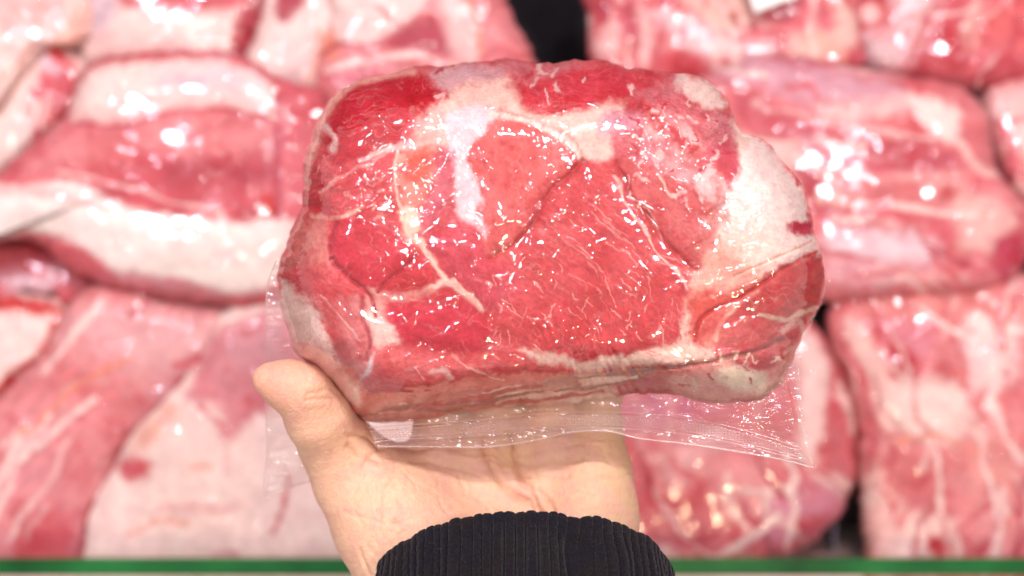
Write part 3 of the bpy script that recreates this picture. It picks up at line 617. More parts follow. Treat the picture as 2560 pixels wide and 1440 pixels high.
MP = [
 # upper left muscles
 ([(822, 300), (845, 250), (900, 215), (1000, 190), (1085, 200), (1115, 240), (1080, 290), (1010, 315), (990, 360), (900, 395), (840, 420), (810, 380)], RED, 7, 12, .8, fb(-15, 1, 60, 8)),
 ([(1085, 170), (1200, 160), (1280, 165), (1260, 205), (1170, 215), (1120, 235), (1090, 205)], (.62, .30, .32), 10, 10, .3, fb(160, 1, 50, 9)),
 ([(770, 420), (800, 400), (850, 420), (990, 370), (995, 480), (985, 560), (900, 560), (830, 560), (770, 520), (760, 470)], (.60, .065, .075), 9, 12, .7, fb(-20, 1.2, 70, 8)),
 ([(1440, 165), (1600, 175), (1650, 190), (1620, 240), (1560, 250), (1470, 265), (1420, 275), (1350, 275), (1300, 250), (1290, 225), (1350, 200)], (.60, .05, .07), 7, 10, .7, fb(10, 1, 60, 8)),
 ([(1260, 152), (1430, 152), (1440, 170), (1360, 195), (1290, 205)], (.60, .16, .18), 8, 8, .5, fb(20, 1, 40, 7)),
 # upper fat field
 ([(1060, 310), (1105, 245), (1170, 212), (1270, 195), (1300, 240), (1350, 282), (1440, 275), (1570, 245), (1575, 290), (1530, 345), (1525, 390), (1470, 405), (1435, 352), (1380, 322), (1310, 288), (1250, 275), (1205, 290), (1190, 350), (1150, 380), (1090, 360)], (.86, .50, .43), 7, 10, -.2),
 ([(1040, 300), (1100, 285), (1110, 370), (1060, 390), (1030, 350)], (.80, .40, .36), 12, 16),
 # right upper mixed muscle
 ([(1570, 250), (1650, 195), (1760, 230), (1830, 290), (1850, 380), (1840, 480), (1790, 540), (1700, 500), (1600, 430), (1540, 400), (1530, 340)], (.62, .15, .17), 9, 14, .4, fb(35, 1.3, 40, 9)),
 ([(1690, 185), (1775, 212), (1818, 262), (1760, 262), (1700, 225)], (.88, .60, .54), 7, 8, .4), ([(1500, 300), (1580, 275), (1600, 310), (1540, 335), (1500, 335)], (.60, .26, .33), 12, 12),
 ([(1690, 310), (1745, 350), (1745, 400), (1700, 410), (1680, 360)], (.82, .48, .45), 7, 9, .3), ([(1610, 290), (1660, 280), (1690, 330), (1640, 350)], (.76, .42, .40), 8, 12),
 ([(1740, 430), (1800, 420), (1830, 480), (1800, 520), (1730, 500)], (.82, .52, .50), 10, 10, .6), ([(1650, 400), (1720, 410), (1720, 480), (1660, 470)], (.70, .32, .33), 12, 14),
 ([(1765, 375), (1815, 370), (1850, 400), (1850, 460), (1810, 440)], (.56, .08, .12), 7, 7), ([(1610, 260), (1680, 300), (1720, 345), (1770, 400), (1830, 440), (1790, 430), (1700, 365), (1640, 310)], (.62,.06,.07), 8, 14, -.4),
 # the smooth oval muscle
 ([(1205, 330), (1225, 300), (1300, 300), (1372, 332), (1432, 375), (1448, 405), (1405, 450), (1372, 480), (1340, 540), (1300, 600), (1250, 645), (1180, 640), (1190, 590), (1215, 560), (1200, 510), (1190, 440), (1172, 380)], SALM, 5, 4, .9, fb(70, .8, 80, 9)),
 # silver skin
 ([(1108, 290), (1190, 268), (1230, 285), (1215, 320), (1182, 355), (1174, 400), (1190, 450), (1206, 505), (1190, 515), (1208, 555), (1212, 600), (1175, 555), (1150, 545), (1130, 480), (1122, 400), (1118, 340)], (.82, .57, .60), 5, 9, .2),
 # small round muscle in pale ring
 ([(1000, 370), (1060, 345), (1100, 385), (1100, 440), (1060, 490), (1045, 540), (1010, 530), (992, 450)], (.80, .30, .24), 8, 8, .5),
 ([(1015, 395), (1055, 372), (1085, 400), (1075, 440), (1040, 460), (1012, 440)], (.74, .12, .08), 8, 6, .4),
 ([(1095, 380), (1130, 380), (1130, 500), (1080, 560), (1060, 590), (1045, 540), (1085, 470)], (.66, .14, .19), 8, 6, .2, fb(110, 1, 60, 7)),
 ([(998, 525), (1040, 522), (1048, 560), (1030, 590), (1062, 600), (1062, 622), (1020, 600), (1002, 570)], (.88, .62, .48), 5, 8, .6),
 # centre
 ([(1060, 590), (1180, 560), (1215, 640), (1300, 600), (1350, 530), (1390, 480), (1450, 410), (1540, 410), (1560, 470), (1620, 565), (1690, 640), (1715, 720), (1730, 800), (1700, 870), (1600, 890), (1450, 900), (1380, 895), (1300, 865), (1240, 830), (1200, 760), (1120, 690)], (.585, .065, .072), 6, 8, .9, fb(38, 1.2, 80, 8)),
 ([(1060, 590), (1180, 560), (1220, 640), (1300, 700), (1250, 780), (1190, 750), (1120, 680)], (.57, .055, .08), 12, 8, .4, fb(60, .8, 80, 9)),
 ([(1350, 780), (1600, 750), (1710, 800), (1680, 870), (1500, 895), (1350, 880)], (.55, .042, .048), 40, 10, .2, fb(65, 1.6, 55, 9)),
 ([(1540, 402), (1640, 425), (1780, 500), (1795, 560), (1750, 640), (1690, 640), (1620, 560), (1560, 470)], (.58, .10, .10), 6, 8, .5, fb(60, .7, 70, 9)),
 # left, below the middle
 ([(745, 545), (820, 560), (835, 620), (810, 700), (760, 740), (700, 680), (712, 620)], (.60, .15, .13), 9, 8, .3, fb(70, .7, 60, 9)),
 ([(832, 560), (900, 545), (1000, 600), (1040, 640), (965, 705), (935, 740), (880, 700), (830, 650)], (.57, .028, .05), 6, 7, 1.0, fb(20, .5, 90, 9)),
 ([(1040, 625), (1090, 650), (1110, 700), (1050, 722), (1000, 728), (945, 725), (980, 690)], (.60, .04, .055), 6, 7, .9, fb(10, .6, 60, 9)),
 ([(975, 750), (1080, 745), (1120, 720), (1190, 760), (1240, 830), (1180, 890), (1050, 875), (1000, 850), (975, 800)], (.54, .02, .042), 7, 8, .9, fb(160, .8, 70, 9)),
 ([(700, 690), (790, 660), (900, 710), (920, 740), (830, 770), (790, 790), (740, 740)], (.58, .06, .07), 8, 9, .2, fb(30, 1, 50, 8)),
 ([(700, 700), (745, 735), (790, 780), (830, 850), (880, 930), (905, 980), (900, 1030), (850, 985), (790, 920), (735, 880), (705, 800)], (.85, .56, .49), 8, 12, .3),
 ([(735, 840), (800, 855), (860, 930), (870, 980), (790, 920), (735, 880)], (.76, .34, .31), 10, 8), ([(735, 800), (770, 810), (780, 850), (745, 850)], (.80, .50, .42), 9, 6),
 ([(812, 755), (905, 745), (930, 830), (932, 880), (895, 950), (850, 895), (820, 850)], (.60, .15, .15), 6, 6, .5, fb(60, .7, 80, 9)),
 ([(912, 792), (945, 775), (985, 830), (1005, 862), (960, 880), (938, 860), (928, 820)], (.84, .52, .46), 5, 7, .8), ([(915, 725), (950, 725), (955, 770), (925, 770)], (.80, .38, .32), 7, 6),
 ([(888, 968), (930, 925), (938, 880), (922, 905), (905, 940)], (.78, .60, .64), 4, 5, .2),
 ([(940, 880), (1000, 858), (1100, 885), (1250, 880), (1330, 895), (1450, 920), (1400, 945), (1250, 980), (1100, 1000), (960, 1010), (908, 995), (935, 940)], (.62, .10, .10), 6, 7, .6, fb(8, 1, 80, 8)),
 ([(985, 985), (1100, 965), (1250, 975), (1350, 955), (1300, 985), (1150, 1010), (1000, 1030), (930, 1030)], (.60, .14, .13), 10, 12, -.2, fb(170, 1, 90, 8)),
 ([(900, 1010), (1000, 1000), (1150, 1005), (1300, 985), (1300, 1030), (1080, 1060), (960, 1070), (890, 1050)], (.60, .22, .18), 12, 10, -.2, fb(170, 1.2, 90, 7)),
 ([(1250, 985), (1340, 970), (1450, 965), (1540, 960), (1560, 1000), (1400, 1020), (1260, 1020)], (.85, .54, .47), 10, 14, .4),
 # seam fat along the bottom
 ([(1300, 866), (1360, 880), (1420, 900), (1500, 895), (1600, 880), (1690, 860), (1700, 790), (1712, 740), (1728, 760), (1735, 830), (1790, 868), (1770, 905), (1600, 915), (1500, 925), (1400, 915), (1310, 880)], (.82, .53, .44), 5, 12, .3),
 # big right fat
 ([(1855, 345), (1905, 350), (1960, 410), (2005, 480), (2030, 560), (2050, 640), (1990, 668), (1930, 690), (1850, 700), (1785, 650), (1790, 590), (1795, 520), (1830, 475), (1852, 420)], (.90, .67, .62), 6, 9, 1.0),
 ([(1800, 540), (1930, 560), (1960, 620), (1900, 680), (1830, 680), (1790, 620)], (.89, .62, .53), 30, 10), ([(1830, 300), (1880, 330), (1870, 370), (1845, 360)], (.86, .58, .50), 6, 5),
 ([(1965, 560), (2030, 555), (2036, 585), (1990, 588)], (.56, .05, .09), 5, 5, 0),
 ([(1745, 640), (1800, 600), (1860, 640), (1900, 690), (1850, 725), (1750, 755), (1722, 740), (1720, 690)], (.85, .40, .32), 16, 14, .2),
 ([(1720, 740), (1850, 722), (1950, 670), (2040, 625), (1980, 690), (1880, 745), (1800, 790), (1740, 840), (1722, 800)], (.62, .08, .06), 12, 9, -.2),
 ([(1840, 760), (1900, 700), (1990, 660), (2056, 640), (2070, 720), (2035, 790), (1960, 810), (1890, 795)], (.52, .075, .07), 7, 6, .8, fb(150, .4, 70, 9)),
 ([(1795, 860), (1780, 810), (1850, 770), (1900, 795), (1960, 815), (1975, 850), (1900, 870)], (.50, .08, .075), 6, 6, .6, fb(160, .9, 90, 7)),
 ([(1720, 830), (1800, 780), (1880, 720), (1900, 725), (1830, 780), (1790, 860), (1750, 870)], (.70, .17, .13), 10, 10, .3),
 # underside
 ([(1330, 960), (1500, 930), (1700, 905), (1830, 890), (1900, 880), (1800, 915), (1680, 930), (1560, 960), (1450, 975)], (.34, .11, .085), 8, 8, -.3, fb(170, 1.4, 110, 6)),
 ([(1550, 955), (1670, 940), (1672, 990), (1560, 1010)], (.50, .05, .05), 6, 6, .3), ([(1680, 930), (1800, 905), (1920, 930), (1930, 975), (1840, 1010), (1700, 995)], (.72, .30, .25), 14, 14, .5),
 ([(1790, 930), (1870, 915), (1925, 950), (1905, 980), (1830, 975)], (.86, .66, .50), 7, 8, .6), ([(1880, 905), (1960, 885), (1945, 920), (1900, 925)], (.46, .03, .04), 5, 5, 0), ([(1930, 940), (1990, 860), (1975, 950), (1910, 1000)], (.66, .28, .22), 10, 6),
 ([(1440, 940), (1530, 935), (1560, 945), (1490, 960)], (.74, .46, .38), 6, 6, .3),
]
ML = [
 ([(1030, 180), (950, 192), (880, 215), (830, 255), (805, 300), (792, 350), (772, 410), (765, 470)], (.80, .34, .28), 13, 0, 5),
 ([(812, 320), (838, 345), (830, 375)], (.80, .45, .42), 13, .3, 6), ([(1225, 288), (1300, 296), (1370, 325), (1430, 365), (1455, 400)], (.90, .60, .52), 12, .3, 4),
 ([(995, 375), (988, 430), (996, 500), (1010, 540)], (.86, .45, .36), 6, 0, 3), ([(1000, 360), (930, 400), (860, 440), (800, 480)], (.76, .30, .28), 8, 0, 7), ([(1095, 340), (1040, 365), (960, 375), (900, 400)], (.80, .42, .38), 9, 0, 6),
 ([(900, 520), (840, 545), (780, 540)], (.78, .42, .32), 9, 0, 6), ([(1050, 600), (1075, 640), (1105, 685), (1150, 730), (1200, 770)], (.86, .54, .44), 10, .3, 6),
 ([(945, 735), (1000, 745), (1050, 735), (1105, 708), (1140, 705)], (.84, .50, .43), 14, .3, 8), ([(1135, 700), (1180, 745), (1205, 775)], (.86, .55, .45), 9, .3, 5),
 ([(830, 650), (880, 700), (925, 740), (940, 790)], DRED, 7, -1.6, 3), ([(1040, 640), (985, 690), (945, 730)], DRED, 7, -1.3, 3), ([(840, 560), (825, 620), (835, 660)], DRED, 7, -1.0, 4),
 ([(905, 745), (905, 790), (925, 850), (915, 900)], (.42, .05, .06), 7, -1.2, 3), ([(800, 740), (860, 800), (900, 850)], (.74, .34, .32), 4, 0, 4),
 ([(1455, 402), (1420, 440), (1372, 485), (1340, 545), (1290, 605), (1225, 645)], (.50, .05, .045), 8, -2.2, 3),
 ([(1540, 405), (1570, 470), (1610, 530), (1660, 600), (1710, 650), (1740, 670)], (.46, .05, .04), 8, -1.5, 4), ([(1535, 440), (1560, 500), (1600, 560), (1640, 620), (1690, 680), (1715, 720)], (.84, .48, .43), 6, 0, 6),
 ([(1640, 430), (1670, 480), (1720, 510)], (.82, .46, .38), 6, 0, 6), ([(1130, 890), (1190, 925), (1260, 950)], (.80, .38, .32), 5, 0, 5), ([(1080, 930), (1110, 925), (1130, 945)], (.80, .44, .40), 9, 0, 8), ([(1040, 920), (1060, 950)], (.80, .30, .26), 3, 0, 3),
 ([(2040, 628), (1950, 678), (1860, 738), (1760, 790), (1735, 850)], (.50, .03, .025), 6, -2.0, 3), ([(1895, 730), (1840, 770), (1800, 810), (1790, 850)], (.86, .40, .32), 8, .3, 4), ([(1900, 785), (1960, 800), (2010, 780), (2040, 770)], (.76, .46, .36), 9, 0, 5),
 ([(1960, 830), (1990, 800), (2010, 850), (1960, 880)], (.74, .36, .32), 9, 0, 6),
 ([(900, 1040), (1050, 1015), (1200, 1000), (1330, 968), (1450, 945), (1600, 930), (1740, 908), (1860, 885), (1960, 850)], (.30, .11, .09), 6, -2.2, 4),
 ([(1000, 1010), (1150, 990), (1300, 965)], (.80, .58, .50), 4, 0, 4), ([(1400, 990), (1450, 1000), (1530, 990)], (.90, .72, .64), 15, .4, 8), ([(1240, 1000), (1290, 985), (1330, 1000)], (.88, .66, .56), 13, .4, 8),
 ([(1660, 605), (1640, 560), (1620, 520)], (.80, .40, .36), 5, 0, 4), ([(1800, 640), (1800, 590)], (.80, .36, .26), 5, 0, 5), ([(1830, 690), (1950, 640), (2030, 600)], (.80, .42, .30), 4, -.8, 3),
]
# soft dark halos along the muscle seams, groove shade put into the colour
for q_ in ([(830, 300), (900, 330), (1000, 320)], [(1100, 390), (1130, 480), (1090, 570)], [(1455, 402), (1372, 485), (1290, 605)], [(1540, 405), (1610, 530), (1730, 660)], [(1000, 750), (1120, 745), (1200, 790)],
           [(1000, 860), (1150, 890), (1300, 880)], [(1560, 250), (1640, 300), (1740, 420)], [(770, 520), (850, 560), (960, 600)], [(820, 750), (850, 880), (900, 960)], [(1800, 470), (1790, 560), (1740, 650)], [(1290, 215), (1350, 270), (1560, 240)],
           [(1740, 850), (1850, 780), (2040, 650)], [(930, 600), (1000, 690), (940, 740)], [(860, 420), (940, 470), (900, 540)]):
    ML.append((q_, (.46, .02, .03), 26, -.5, 16, .5))
rv = np.random.RandomState(3)  # short pale marbling veins of the central muscle
for i in range(52):
    vx = rv.uniform(1210, 1700); vy = rv.uniform(640, 885)
    if vy < 700 and vx < 1300: continue
    a = math.radians(rv.choice([62, 70, 30, 45, 105]) + rv.uniform(-14, 14)); l = rv.uniform(14, 46)
    ML.append(([(vx, vy), (vx + l * .5 * math.cos(a) + rv.uniform(-4, 4), vy + l * .5 * math.sin(a)), (vx + l * math.cos(a), vy + l * math.sin(a))], (.78, .30, .27), rv.uniform(1.4, 2.8), 0, 9))
for i in range(36):
    vx = rv.uniform(1400, 1680); vy = rv.uniform(470, 700)
    if vx > 1500 + (vy - 470): continue
    a = math.radians(38 + rv.uniform(-10, 10)); l = rv.uniform(30, 80)
    ML.append(([(vx, vy), (vx + l * .5 * math.cos(a), vy + l * .5 * math.sin(a) + rv.uniform(-3, 3)), (vx + l * math.cos(a), vy + l * math.sin(a))], (.78, .27, .25), rv.uniform(1.3, 2.2), 0, 7))

for i in range(85):
    k_ = rv.rand()
    if k_ < .35: vx, vy, bc = rv.uniform(1560, 1850), rv.uniform(230, 520), (.80, .44, .42)
    elif k_ < .6: vx, vy, bc = rv.uniform(1080, 1600), rv.uniform(158, 235), (.74, .40, .38)
    elif k_ < .8: vx, vy, bc = rv.uniform(790, 1000), rv.uniform(400, 560), (.74, .24, .22)
    else: vx, vy, bc = rv.uniform(1700, 1960), rv.uniform(880, 990), (.76, .50, .38)
    a = rv.uniform(0, 6.28); l = rv.uniform(8, 30)
    ML.append(([(vx, vy), (vx + l * .5 * math.cos(a) + rv.uniform(-6, 6), vy + l * .5 * math.sin(a)), (vx + l * math.cos(a), vy + l * math.sin(a))], bc if rv.rand() < .7 else (.50, .05, .07), rv.uniform(3, 9), .15, 14))
for i in range(16):
    vx = rv.uniform(930, 1500); vy = 1040 - (vx - 930) * .12 + rv.uniform(-30, 12); l = rv.uniform(80, 220)
    ML.append(([(vx, vy), (vx + l * .5, vy - l * .06 + rv.uniform(-5, 5)), (vx + l, vy - l * .15)], [(.80, .52, .44), (.36, .13, .10), (.62, .20, .17), (.55, .09, .09)][i % 4], rv.uniform(3, 8), rv.uniform(-.8, .3), 6))

FOLDS = [[(1231, 637), (1292, 598), (1325, 560), (1350, 507)], [(1466, 430), (1505, 482), (1531, 514)], [(1576, 520), (1610, 548), (1641, 566)], [(1008, 662), (1030, 672), (1053, 669), (1073, 650)],
 [(1170, 708), (1180, 680), (1195, 650)], [(1189, 701), (1240, 712), (1286, 708), (1312, 682)], [(1202, 733), (1240, 728), (1262, 738), (1258, 766), (1221, 785), (1221, 817)], [(1363, 733), (1372, 700), (1383, 682), (1408, 701)],
 [(1286, 720), (1324, 733), (1370, 748), (1395, 766), (1402, 811)], [(1673, 720), (1700, 712), (1722, 690), (1731, 656)], [(1738, 753), (1790, 738), (1835, 720), (1899, 701)], [(1738, 830), (1765, 795), (1802, 770), (1867, 755)],
 [(1027, 811), (1053, 785), (1086, 785)], [(956, 688), (960, 660), (969, 630)], [(834, 637), (853, 669), (898, 688)], [(1647, 656), (1690, 660), (1731, 675)], [(1137, 630), (1115, 625), (1092, 611)], [(1802, 533), (1835, 538), (1867, 546)],
 [(1818, 506), (1850, 512), (1886, 512)], [(1060, 506), (1086, 482), (1105, 462)], [(918, 979), (1020, 984), (1118, 979), (1221, 966)], [(1120, 660), (1150, 700), (1180, 720)], [(860, 340), (900, 320), (940, 310)], [(850, 480), (910, 470), (960, 450)],
 [(870, 505), (930, 500), (990, 480)], [(1400, 590), (1450, 570), (1480, 590)], [(1460, 620), (1520, 600), (1570, 640)], [(1300, 640), (1280, 680), (1240, 690)], [(1540, 760), (1580, 740), (1600, 700)], [(1480, 820), (1500, 790), (1490, 760)],
 [(1860, 640), (1920, 620), (1960, 600)], [(1780, 690), (1840, 670), (1900, 650)], [(1560, 340), (1640, 345), (1700, 350)], [(1620, 240), (1680, 260), (1720, 290)], [(1900, 790), (1850, 800), (1810, 820)], [(960, 590), (930, 560), (890, 550)],
 [(1420, 945), (1560, 925), (1700, 910), (1800, 895)], [(1350, 300), (1400, 280), (1450, 270)], [(790, 740), (850, 760), (880, 800)], [(1080, 850), (1120, 830), (1150, 800), (1140, 770)], [(980, 560), (1010, 610), (1050, 625)]]

def held_film(x, y, e, s):
    wx = x + 30 * noise(x / 130, y / 130, 61); wy = y + 30 * noise(x / 130 + 9, y / 130, 62)
    r = 0
    for ang, la, lb, sd, amp, mx, my in ((-25, 150, 26, 70, .55, 880, 430), (-50, 210, 30, 71, .75, 1300, 560), (35, 150, 28, 72, .5, 1650, 560), (-22, 170, 22, 73, .8, 1850, 700), (80, 130, 26, 74, .45, 1160, 600), (15, 170, 30, 75, .5, 1400, 780), (-12, 260, 18, 76, .5, 1400, 960), (40, 120, 24, 77, .5, 850, 680)):
        a = math.radians(ang)
        u = wx * math.cos(a) + wy * math.sin(a); v = -wx * math.sin(a) + wy * math.cos(a)
        m = np.exp(-(((x - mx) / 185) ** 2 + ((y - my) / 125) ** 2))
        r = r + .85 * amp * ridge(u / (la * 1.7), v / (lb * 1.9), sd, 5.0) * m * smooth(.0, .4, noise(x / 110, y / 110, sd + 20))
    curl = ridge(wx / 120, wy / 90, 81, 9.0) * smooth(.12, .40, noise(x / 120, y / 120, 82)) * .45
    up = smooth(640, 420, y) ; lf = smooth(840, 740, x) * smooth(860, 700, y); rt = smooth(1780, 1860, x) * smooth(800, 700, y)
    zone = .8 * np.clip(up * .9 + lf + rt * .6, 0, 1) * smooth(.05, .4, noise(x / 120 + 3, y / 120, 84) + .12)
    zone = zone * (1 - .85 * np.exp(-(((x - 1300) / 120) ** 2 + ((y - 480) / 150) ** 2)))
    zone = np.clip(zone + .7 * np.exp(-(((x - 1270) / 40) ** 2 + ((y - 305) / 22) ** 2)), 0, 1)
    for zx, zy, zr, zv in ((930, 330, 95, 1), (880, 470, 85, .9), (1060, 290, 60, .6), (1660, 300, 110, .9), (1640, 380, 70, .9), (1480, 200, 90, .5), (740, 640, 45, 1), (760, 690, 50, .8), (1900, 430, 70, .7), (1180, 200, 70, .5)):
        zone = np.maximum(zone * 1.0, zv * np.exp(-(((x - zx) ** 2 + (y - zy) ** 2) / zr ** 2) ** 1.5))
    d, i = worley(x / 16, y / 14, 85)
    p = (1 - smooth(.05, .48, d)) * (i > .4) * .30 * zone
    d2, i2 = worley(x / 30, y / 30, 86)
    p2 = (1 - smooth(.05, .40, d2)) * (i2 > .82) * .4 * smooth(.25, .45, noise(x / 140 + 30, y / 140, 87))
    # the long folds of the film
    sx = x + 5 * noise(x / 26, y / 26, 111); sy = y + 5 * noise(x / 26 + 7, y / 26, 112)
    fold = np.zeros(x.shape)
    for k_, ln in enumerate(FOLDS):
        P_ = np.asarray(ln, float); mk = (x > P_[:, 0].min() - 30) & (x < P_[:, 0].max() + 30) & (y > P_[:, 1].min() - 30) & (y < P_[:, 1].max() + 30)
        dd = d_line(sx[mk], sy[mk], spline(ln, 8, False)); wd = 4.2 + 1.8 * math.sin(k_ * 2.3)
        fold[mk] = np.maximum(fold[mk], (.40 + .12 * math.sin(k_ * 1.7)) * np.exp(-(dd / wd) ** 2) * np.clip(.8 + .7 * noise(x[mk] / 30, y[mk] / 30, 113 + k_), .15, 1.2))
    return r + curl + p + p2 + fold + .25 * noise(x / 150, y / 150, 88)

def held_extra(x, y, e):
    # the face rolls away towards the lower edge and at the left
    r = 0.010 * smooth(880, 1040, y) ** 1.5 + 0.006 * smooth(820, 700, x) * smooth(560, 800, y)
    r = r - 0.004 * np.exp(-(((x - 1930) / 130) ** 2 + ((y - 560) / 180) ** 2)) - 0.003 * np.exp(-(((x - 1300) / 400) ** 2 + ((y - 500) / 250) ** 2))
    r = r + 0.008 * smooth(330, 150, y)
    return r

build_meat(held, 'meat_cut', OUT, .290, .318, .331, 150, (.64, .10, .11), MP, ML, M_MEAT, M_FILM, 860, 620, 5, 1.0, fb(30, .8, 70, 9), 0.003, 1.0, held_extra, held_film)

# flat sealed margins of the bag
def sheet(name, A, B, DA, DB, nu, nv, mat, parent, rip=0.6, seed=1, thick=0.00025, emboss=None):
    A = spline(A, 20, False); B = spline(B, 20, False)
    def res(P, n):
        L = np.concatenate([[0], np.cumsum(np.hypot(*np.diff(P, axis=0).T))]); t = np.linspace(0, L[-1], n)
        return np.stack([np.interp(t, L, P[:, 0]), np.interp(t, L, P[:, 1])], -1)
    A = res(A, nu); B = res(B, nu)
    v = np.linspace(0, 1, nv)[:, None]; u = np.linspace(0, 1, nu)[None]
    x = A[:, 0] * (1 - v) + B[:, 0] * v; y = A[:, 1] * (1 - v) + B[:, 1] * v
    da = np.interp(u, np.linspace(0, 1, len(DA)), DA); db = np.interp(u, np.linspace(0, 1, len(DB)), DB)
    D = da * (1 - v) + db * v
    D = D - rip * .001 * (fbm(x / 90, y / 45, 3, seed) * 1.6 + ridge(x / 130, y / 40, seed + 3, 3) * smooth(.1, .5, noise(x / 120, y / 90, seed + 4)))
    if emboss:
        D = D + emboss(x, y, u, v)
    V = U(x, y, D).reshape(-1, 3)
    return mesh(name, V, grid_faces(nv, nu), mat, parent)

def diamonds(x, y, u, v):
    return .00034 * (np.sin((x + y * 1.4) / 2.6) * np.sin((x - y * 1.4) / 2.6))
def stitches(x, y, u, v):
    return .00025 * np.sin(x / 2.2)

bottomA = [(905, 1040), (1000, 1046), (1200, 1020), (1400, 1000), (1560, 985), (1700, 985), (1820, 1000), (1900, 985), (1962, 930)]
midA = [(925, 1078), (1000, 1072), (1200, 1058), (1400, 1040), (1600, 1042), (1750, 1060), (1880, 1090), (2000, 1128)]
midB = [(935, 1098), (1000, 1092), (1200, 1080), (1400, 1064), (1600, 1066), (1750, 1084), (1880, 1112), (2012, 1146)]
edgeB = [(945, 1116), (1040, 1116), (1130, 1117), (1220, 1117), (1330, 1102), (1430, 1080), (1520, 1078), (1600, 1096), (1720, 1110), (1850, 1130), (1950, 1148), (2030, 1168)]
bs = sheet('bottom_seal', bottomA, midA, [.322, .322, .322, .322, .318, .312], [.321, .320, .319, .318, .314, .308], 420, 60, M_SEAL, held, .8, 41)
sheet('embossed_band', midA, midB, [.321, .320, .319, .318, .314, .308], [.3205, .3195, .3185, .3175, .3135, .3075], 1200, 44, M_BAND, bs, .5, 41, emboss=diamonds)
sheet('outer_margin', midB, edgeB, [.3205, .3195, .3185, .3175, .3135, .3075], [.320, .319, .318, .317, .313, .307], 420, 40, M_SEAL, bs, .5, 43)
sheet('right_seal', [(1962, 930), (2003, 860), (2030, 800), (2052, 740)], [(2030, 1168), (2010, 1060), (1990, 960), (2050, 745)], [.312, .314, .316, .318], [.307, .310, .314, .318], 200, 50, M_SEAL, held, .5, 44)
sheet('side_seal', [(706, 650), (712, 800), (730, 880), (780, 980), (800, 1100), (790, 1200)], [(692, 650), (668, 720), (666, 850), (664, 1000), (668, 1120), (664, 1240)], [.318, .322, .330, .350, .357, .357], [.318, .322, .330, .345, .352, .354], 300, 60, M_SIDE, held, .9, 45)
# the rolled bright rim along the lower edge
def tube(name, pts, rad, mat, parent, seg=8, closed=False):
    P = np.asarray(pts, float); n = len(P)
    T = np.gradient(P, axis=0); T /= np.linalg.norm(T, axis=1)[:, None]
    up = np.array([0, 0, 1.0]); S = np.cross(T, up); S /= np.linalg.norm(S, axis=1)[:, None] + 1e-9; Wv = np.cross(S, T)
    a = np.arange(seg) / seg * 2 * np.pi
    V = P[:, None] + rad * (np.cos(a)[None, :, None] * S[:, None] + np.sin(a)[None, :, None] * Wv[:, None])
    i = np.arange(n * seg).reshape(n, seg)
    F = np.stack([i[:-1], np.roll(i[:-1], -1, 1), np.roll(i[1:], -1, 1), i[1:]], -1).reshape(-1, 4)
    return mesh(name, V, F, mat, parent)
cp = spline([(x_, y_ + 14) for x_, y_ in midB], 12, False)
tube('print_line', U(cp[:, 0], cp[:, 1], np.interp(np.linspace(0, 1, len(cp)), np.linspace(0, 1, 6), [.3205, .3195, .3185, .3175, .3135, .3075]) - .0004), .00007, plain('grey_print', (.30, .20, .20), .6), bs)
side_edge = spline([(692, 650), (668, 720), (666, 850), (664, 1000), (668, 1120), (664, 1240), (730, 1215), (786, 1202)], 12, False)
for nm, cur, dd_ in (('seam_line', midA, 0), ('seam_line', midB, 0), ('seam_line', [(x_, y_ - 9) for x_, y_ in midA], .0001), ('seam_line', [(x_, y_ + 7) for x_, y_ in midB], .0001)):
    cp = spline(cur, 12, False); q_ = np.interp(np.linspace(0, 1, len(cp)), np.linspace(0, 1, 6), [.3205, .3195, .3185, .3175, .3135, .3075]) - .0009
    tube(nm, U(cp[:, 0], cp[:, 1], q_), .00010 + dd_ * .3, M_RIM, bs)
side_d = np.interp(np.linspace(0, 1, len(side_edge)), [0, .12, .3, .5, .7, .85, 1], [.318, .322, .330, .345, .352, .354, .357])
tube('seal_rim', U(side_edge[:, 0], side_edge[:, 1], side_d), .0002, M_RIM, [o for o in held.children if o.name.startswith('side_seal')][0])
rimpx = spline(edgeB, 12, False); rd = np.interp(np.linspace(0, 1, len(rimpx)), np.linspace(0, 1, 6), [.320, .319, .318, .317, .313, .307])
tube('seal_rim', U(rimpx[:, 0], rimpx[:, 1], rd), .00028, M_RIM, bs)

# ------------------------------------------------------------------ the person: open left hand, wrist and sleeve
def P3(px, py, D): return U(px, py, D)
CONES = []   # palm group
def cone(a, ra, b, rb, grp): grp.append((np.array(a, float), ra * .001, np.array(b, float), rb * .001))
palm, thumb, fingers = [], [], []
W1 = P3(1090, 1440, .330); W2 = P3(1435, 1440, .334)
cone(W1, 23, W2, 19, palm)
wc = (W1 + W2) / 2
axis = np.array([0, -math.cos(math.radians(35)), math.sin(math.radians(35))])
cone(W1, 23, W1 + axis * .06 + [.012, 0, 0], 22, palm); cone(W2, 19, W2 + axis * .06 + [-.010, 0, 0], 20, palm)
cone(W1 + axis * .06 + [.012, 0, 0], 22, W1 + axis * .20 + [.010, 0, 0], 27, palm); cone(W2 + axis * .06 + [-.01, 0, 0], 20, W2 + axis * .20 + [-.008, 0, 0], 26, palm)
TH = [((1090, 1420), .330, 22), ((985, 1290), .3335, 20.5), ((895, 1190), .335, 14.5), ((840, 1112), .330, 11.2), ((796, 1040), .320, 9.8), ((758, 980), .314, 8.3), ((705, 958), .3125, 6.4), ((668, 946), .312, 4.0)]
for (a, da, ra), (b, db, rb) in zip(TH[:3], TH[1:4]): cone(P3(*a, da), ra, P3(*b, db), rb, thumb)
for (a, da, ra), (b, db, rb) in zip(TH[3:], TH[4:]): cone(P3(*a, da), ra, P3(*b, db), rb, thumb)
